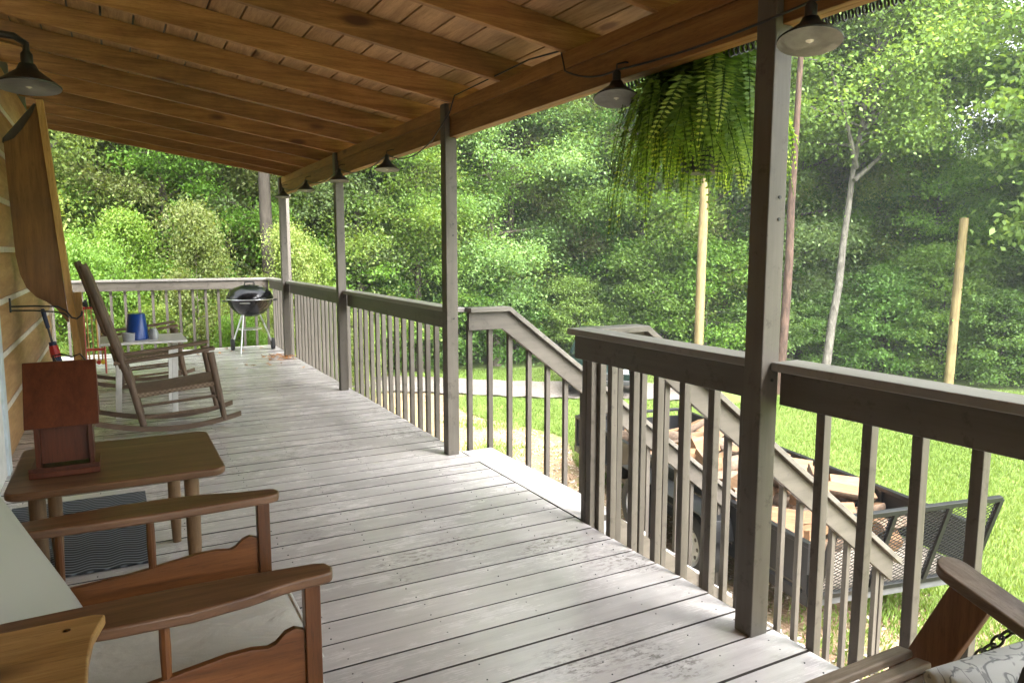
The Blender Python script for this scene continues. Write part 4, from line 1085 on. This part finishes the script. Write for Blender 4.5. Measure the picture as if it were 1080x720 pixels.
used = set()
def place(p, x, y, s=1., rz=None, sz=None, label=None):
    o = p if p not in used else copy_tree(p); used.add(p)
    o.location = (x, y, gz(x, y) - .05); o.rotation_euler = (0, 0, rnd.uniform(0, 6.28) if rz is None else rz)
    z = s * (sz or 1); o.scale = (s, s, z)
    if label: o['label'] = label
    return o
q = random.Random(21)
def hdpos(deg, d): a = R(deg); return d * math.sin(a), d * math.cos(a)
def edge(deg):   # distance of the wood's edge from the camera
    return 16.5 + 4.2 * min(1, max(0, (deg + 8) / 36)) + (.6 if deg > 48 else 0)
rows = [(1.8, 7.2, .86), (6.0, 6.6, 1.0), (12.5, 6.2, 1.12), (24, 6.5, 1.3)]
ki = 0
for r_, (dd, step, s) in enumerate(rows):
    a = -24 + r_ * 2.1
    while a < 80:
        d = edge(a) + dd + q.uniform(-.9, .9); x, y = hdpos(a, d)
        if (r_ == 0 and 49.5 < a < 56.5) or (r_ > 0 and 56.5 < a < 65): a += 2.; continue
        kk = q.choices([0, 1, 2, 3], [3, 3, 2, 2 if r_ < 3 else 1])[0]
        if a < 20 and r_ < 2: kk = q.choices([0, 1, 2, 3], [3, 2, 1, 4])[0]
        sc = s * q.uniform(.82, 1.08)
        if 56 < a < 66: sc *= .82
        place(kinds[kk], x, y, sc, sz=q.uniform(.9, 1.1)); a += step * q.uniform(.8, 1.2) * 20 / d
for a, kk, d, sc in ((-9, 0, 19.0, .8), (-4.5, 3, 18.0, .78), (-.5, 0, 19.5, .85), (3.5, 3, 18.4, .8), (7.5, 0, 18.6, .78), (12., 1, 19.4, .84), (16.5, 3, 19.0, .8), (21., 0, 19.6, .8), (27., 1, 20.8, .8), (38., 0, 21.3, .85), (44.5, 3, 22.6, .82), (49.5, 0, 24.0, .78), (53.5, 3, 24.6, .8), (58., 0, 23.4, .72), (34., 3, 22.4, .8)):
    x, y = hdpos(a, d); place(kinds[kk], x, y, sc)
a = -22
while a < 78:
    d = edge(a) + q.uniform(-.5, .8); x, y = hdpos(a, d)
    place(bushes[q.choices([0, 1], [3, 2])[0]], x, y, q.uniform(.6, 1.05), sz=q.uniform(.8, 1.1)); a += q.uniform(2.8, 4.4)
for dd in (3.6, 8.5, 16.):
    a = -22 + dd
    while a < 78:
        x, y = hdpos(a, edge(a) + dd + q.uniform(-.8, .8)); place(bushes[q.choice([0, 1, 1])], x, y, q.uniform(1.0, 1.5), sz=q.uniform(.9, 1.2)); a += q.uniform(4.2, 6.) * 20 / (20 + dd)
# saplings close behind the far railing and along the left of the drive
for x, y, s, w in ((-1.6, 14.0, 1.0, 0), (-.4, 14.6, .95, 1), (.55, 13.9, .92, 0), (1.3, 14.4, 1.08, 0), (2.1, 13.9, .92, 0), (2.9, 14.3, 1.0, 0), (3.5, 14.9, .9, 0), (.1, 13.5, .62, 1), (1.0, 13.45, .6, 1), (1.9, 13.4, .6, 1), (-.8, 13.5, .66, 1), (3.1, 13.2, .55, 1), (-2.4, 15.2, 1.1, 1), (.2, 15.2, 1.05, 0), (1.7, 15.0, .85, 0), (2.5, 14.9, 1.12, 0), (-.9, 15.0, .9, 0), (4.3, 14.6, .8, 0)):
    o_ = place((sap, saps)[w], x, y, s * (.72 if w == 0 else .8)); o_.scale.z *= q.choice([.9, 1.0, 1.35])
for o in list(scene.objects):
    pass
# individual trees the photo shows clearly
oak = make_tree('oak_tree', 31, 10.8, 5.4, 2.7, 54, .10, 60000, M['leaf'], M['trunkpale'], 'tall leaning oak with pale grey bark on the right', r0=.115, lean=(.19, .0), clump=.72)
ox, oy = 14.98, 12.0
oak.location = (ox, oy, gz(ox, oy) + .1)
lb = MB(); zb = oak.location.z
for pts, rr in (([(915, 1.00, 4.4), (0, 1.9, 5.0), (0, 3.3, 5.55), (0, 4.8, 6.1), (0, 7.1, 6.75)], [.07, .06, .05, .035, .015]), ([(0, 1.15, 4.6), (0, 1.8, 5.6), (0, 2.55, 6.4), (0, 3.9, 7.9)], [.08, .065, .05, .02]), ([(0, .78, 3.2), (0, 1.5, 3.75), (0, 1.95, 4.3)], [.06, .045, .02]), ([(0, .85, 3.5), (0, .2, 4.6), (0, -.2, 5.8)], [.06, .05, .02])):
    lb.tube([(p[1], rnd.uniform(-.15, .15) if i else 0, p[2] - zb) for i, p in enumerate(pts)], rr, 8)
lo2 = lb.build('limb', M['trunkpale'], None); lo2.parent = oak
pine = make_tree('pine_tree', 32, 14.5, 9.2, 2.2, 26, .11, 18000, M['leafdark'], M['trunkpine'], 'straight pine with red brown bark just right of the near post', r0=.115, clump=.6)
pine.location = (13.05, 11.55, gz(13.05, 11.55))
dk = make_tree('broadleaf_tree', 33, 12.5, 5.5, 2.8, 30, .18, 12000, M['leaf'], M['trunkdark'], 'tree with a dark bare trunk seen left of the last roof post', r0=.17, lean=(-.05, 0))
dk.location = (2.86, 15.2, gz(2.86, 15.2))
for (dg, d, sd, lean_) in ((66.5, 20.5, 35, (-.02, .03)),):
    tt = make_tree('broadleaf_tree', sd, 11, 3.0, 2.6, 34, .17, 14000, M['leaf'], M['trunk'], 'slim broadleaf tree at the right edge, in front of the woods', r0=.12, lean=lean_)
    x, y = hdpos(dg, d); tt.location = (x, y, gz(x, y))

# ------------------------------------------------------------------ grass
def grass():
    n = 330000; rs = np.random.default_rng(3)
    a = rs.uniform(R(2), R(76), n); d = 5.0 + 15. * rs.random(n) ** .8
    x = d * np.sin(a); y = d * np.cos(a)
    nz = np.sin(x * 1.7 + 1.3 * np.sin(y * 1.1)) * np.cos(y * 1.9 + np.sin(x * .8)) + rs.normal(0, .35, n)
    drv = np.array([(-1.5, 19.), (2.5, 18.2), (5.2, 17.2), (7.3, 15.7), (9.2, 14.2), (10.6, 13.2), (11.6, 12.4)])
    dmin = np.full(n, 9.)
    for p, q_ in zip(drv[:-1], drv[1:]):
        v = q_ - p; tt = np.clip(((x - p[0]) * v[0] + (y - p[1]) * v[1]) / (v @ v), 0, 1)
        dmin = np.minimum(dmin, np.hypot(x - p[0] - tt * v[0], y - p[1] - tt * v[1]))
    bare = (x - .04 * y) < 5.9 + .4 * np.sin(y * 1.3)
    keep = (dmin > 1.05) & (x > 2.9) & (~bare | (nz > .95))
    x, y, = x[keep], y[keep]; n = len(x)
    dd = np.hypot(x - 2, y - 3); up_ = np.clip(dd - 17, 0, 80)
    z = GZ + .2 * up_ * np.clip(up_ / 12, 0, 1) * (.75 + .35 * np.sin(np.arctan2(x - 2, y - 3) * 3 + 1)) + .035 * np.sin(x * 1.3 + y * .7) * np.cos(y * 1.1) * np.clip((dd - 4) / 6, 0, 1)
    az = rs.uniform(0, 6.28, n); D = unit(np.stack([np.cos(az) * .5, np.sin(az) * .5, np.ones(n)], 1)); N = np.stack([np.cos(az + 1.2), np.sin(az + 1.2), np.zeros(n)], 1)
    L = rs.uniform(.05, .11, n); o = leaf_mesh('grass', np.stack([x, y, z - .01], 1), D, N, L, np.full(n, .011) + .0006 * np.hypot(x, y), np.clip(rs.normal(.5, .2, n) + .22 * np.sin(x * 1.1 + 2 * np.sin(y * .6)) * np.cos(y * .9), 0, 1), M['grass'])
    o['kind'] = 'stuff'; o['label'] = 'bright green mown lawn grass beyond the porch'; o['category'] = 'grass'
grass()
def pebbles():
    rs = np.random.default_rng(9); n = 9000
    x = rs.uniform(2.6, 6.6, n); y = rs.uniform(1.0, 11.5, n)
    P = np.stack([x, y, np.full(n, GZ + .004)], 1); az = rs.uniform(0, 6.28, n)
    o = leaf_mesh('gravel_and_leaves', P, np.stack([np.cos(az), np.sin(az), rs.uniform(-.05, .3, n)], 1), np.tile([0, 0, 1.], (n, 1)) + rs.normal(0, .25, (n, 3)), rs.uniform(.02, .06, n), rs.uniform(.015, .04, n), rs.random(n), M['litter'], fold=.3)
    tag(o, 'pale gravel and dry leaves strewn on the bare ground by the stairs', 'gravel', kind='stuff')
M['litter'] = leaf_mat('dry_litter', (.20, .13, .085), (.42, .32, .23), (.62, .55, .47), .1)
pebbles()

hz = B((-150, -100, GZ - 2.5), (180, 200, 62)).build('haze', M['black'], smooth=0)
mz = bpy.data.materials.new('humid_air'); mz.use_nodes = True; mz.node_tree.nodes.clear()
pv = mz.node_tree.nodes.new('ShaderNodeVolumePrincipled'); pv.inputs['Density'].default_value = .0012; pv.inputs['Color'].default_value = (.9, .94, .95, 1); pv.inputs['Anisotropy'].default_value = .2
ov = mz.node_tree.nodes.new('ShaderNodeOutputMaterial'); mz.node_tree.links.new(pv.outputs[0], ov.inputs['Volume'])
hz.data.materials.clear(); hz.data.materials.append(mz); hz['kind'] = 'stuff'
# ------------------------------------------------------------------ light, sky, camera
SUN_EL, SUN_AZ = R(48), R(176)     # azimuth from +Y towards +X
w = bpy.data.worlds.new('World'); scene.world = w; w.use_nodes = True; nt_ = w.node_tree; nt_.nodes.clear()
sky = nt_.nodes.new('ShaderNodeTexSky'); sky.sky_type = 'NISHITA'; sky.sun_disc = False; sky.sun_elevation = SUN_EL; sky.sun_rotation = SUN_AZ
sky.dust_density = 4.; sky.air_density = 1.
hs = nt_.nodes.new('ShaderNodeHueSaturation'); hs.inputs['Saturation'].default_value = .22
bg = nt_.nodes.new('ShaderNodeBackground'); bg.inputs[1].default_value = .15
wo = nt_.nodes.new('ShaderNodeOutputWorld')
nt_.links.new(sky.outputs[0], hs.inputs['Color']); nt_.links.new(hs.outputs[0], bg.inputs[0]); nt_.links.new(bg.outputs[0], wo.inputs[0])
sd = bpy.data.lights.new('sun', 'SUN'); sd.energy = 2.0; sd.angle = R(55); sd.color = (1., .975, .94)
so = link(bpy.data.objects.new('sun', sd))
dv = Vector((math.sin(SUN_AZ) * math.cos(SUN_EL), math.cos(SUN_AZ) * math.cos(SUN_EL), math.sin(SUN_EL)))
so.rotation_euler = dv.to_track_quat('Z', 'Y').to_euler(); so.location = dv * 30

cam = bpy.data.cameras.new('camera'); cam.sensor_width = 36; cam.lens = 36 * 779.03 / 1080; cam.clip_start = .05; cam.clip_end = 600
co_ = link(bpy.data.objects.new('camera', cam)); co_.location = (0, 0, 1.5); co_.rotation_euler = (R(90) - .120217, 0, -.49338)
scene.camera = co_
scene.cycles.max_bounces = 16; scene.cycles.diffuse_bounces = 10; scene.cycles.transmission_bounces = 8
vs_ = scene.view_settings; vs_.view_transform = 'Standard'; vs_.look = 'None'; vs_.exposure = 3.22; vs_.gamma = 1; vs_.use_curve_mapping = False
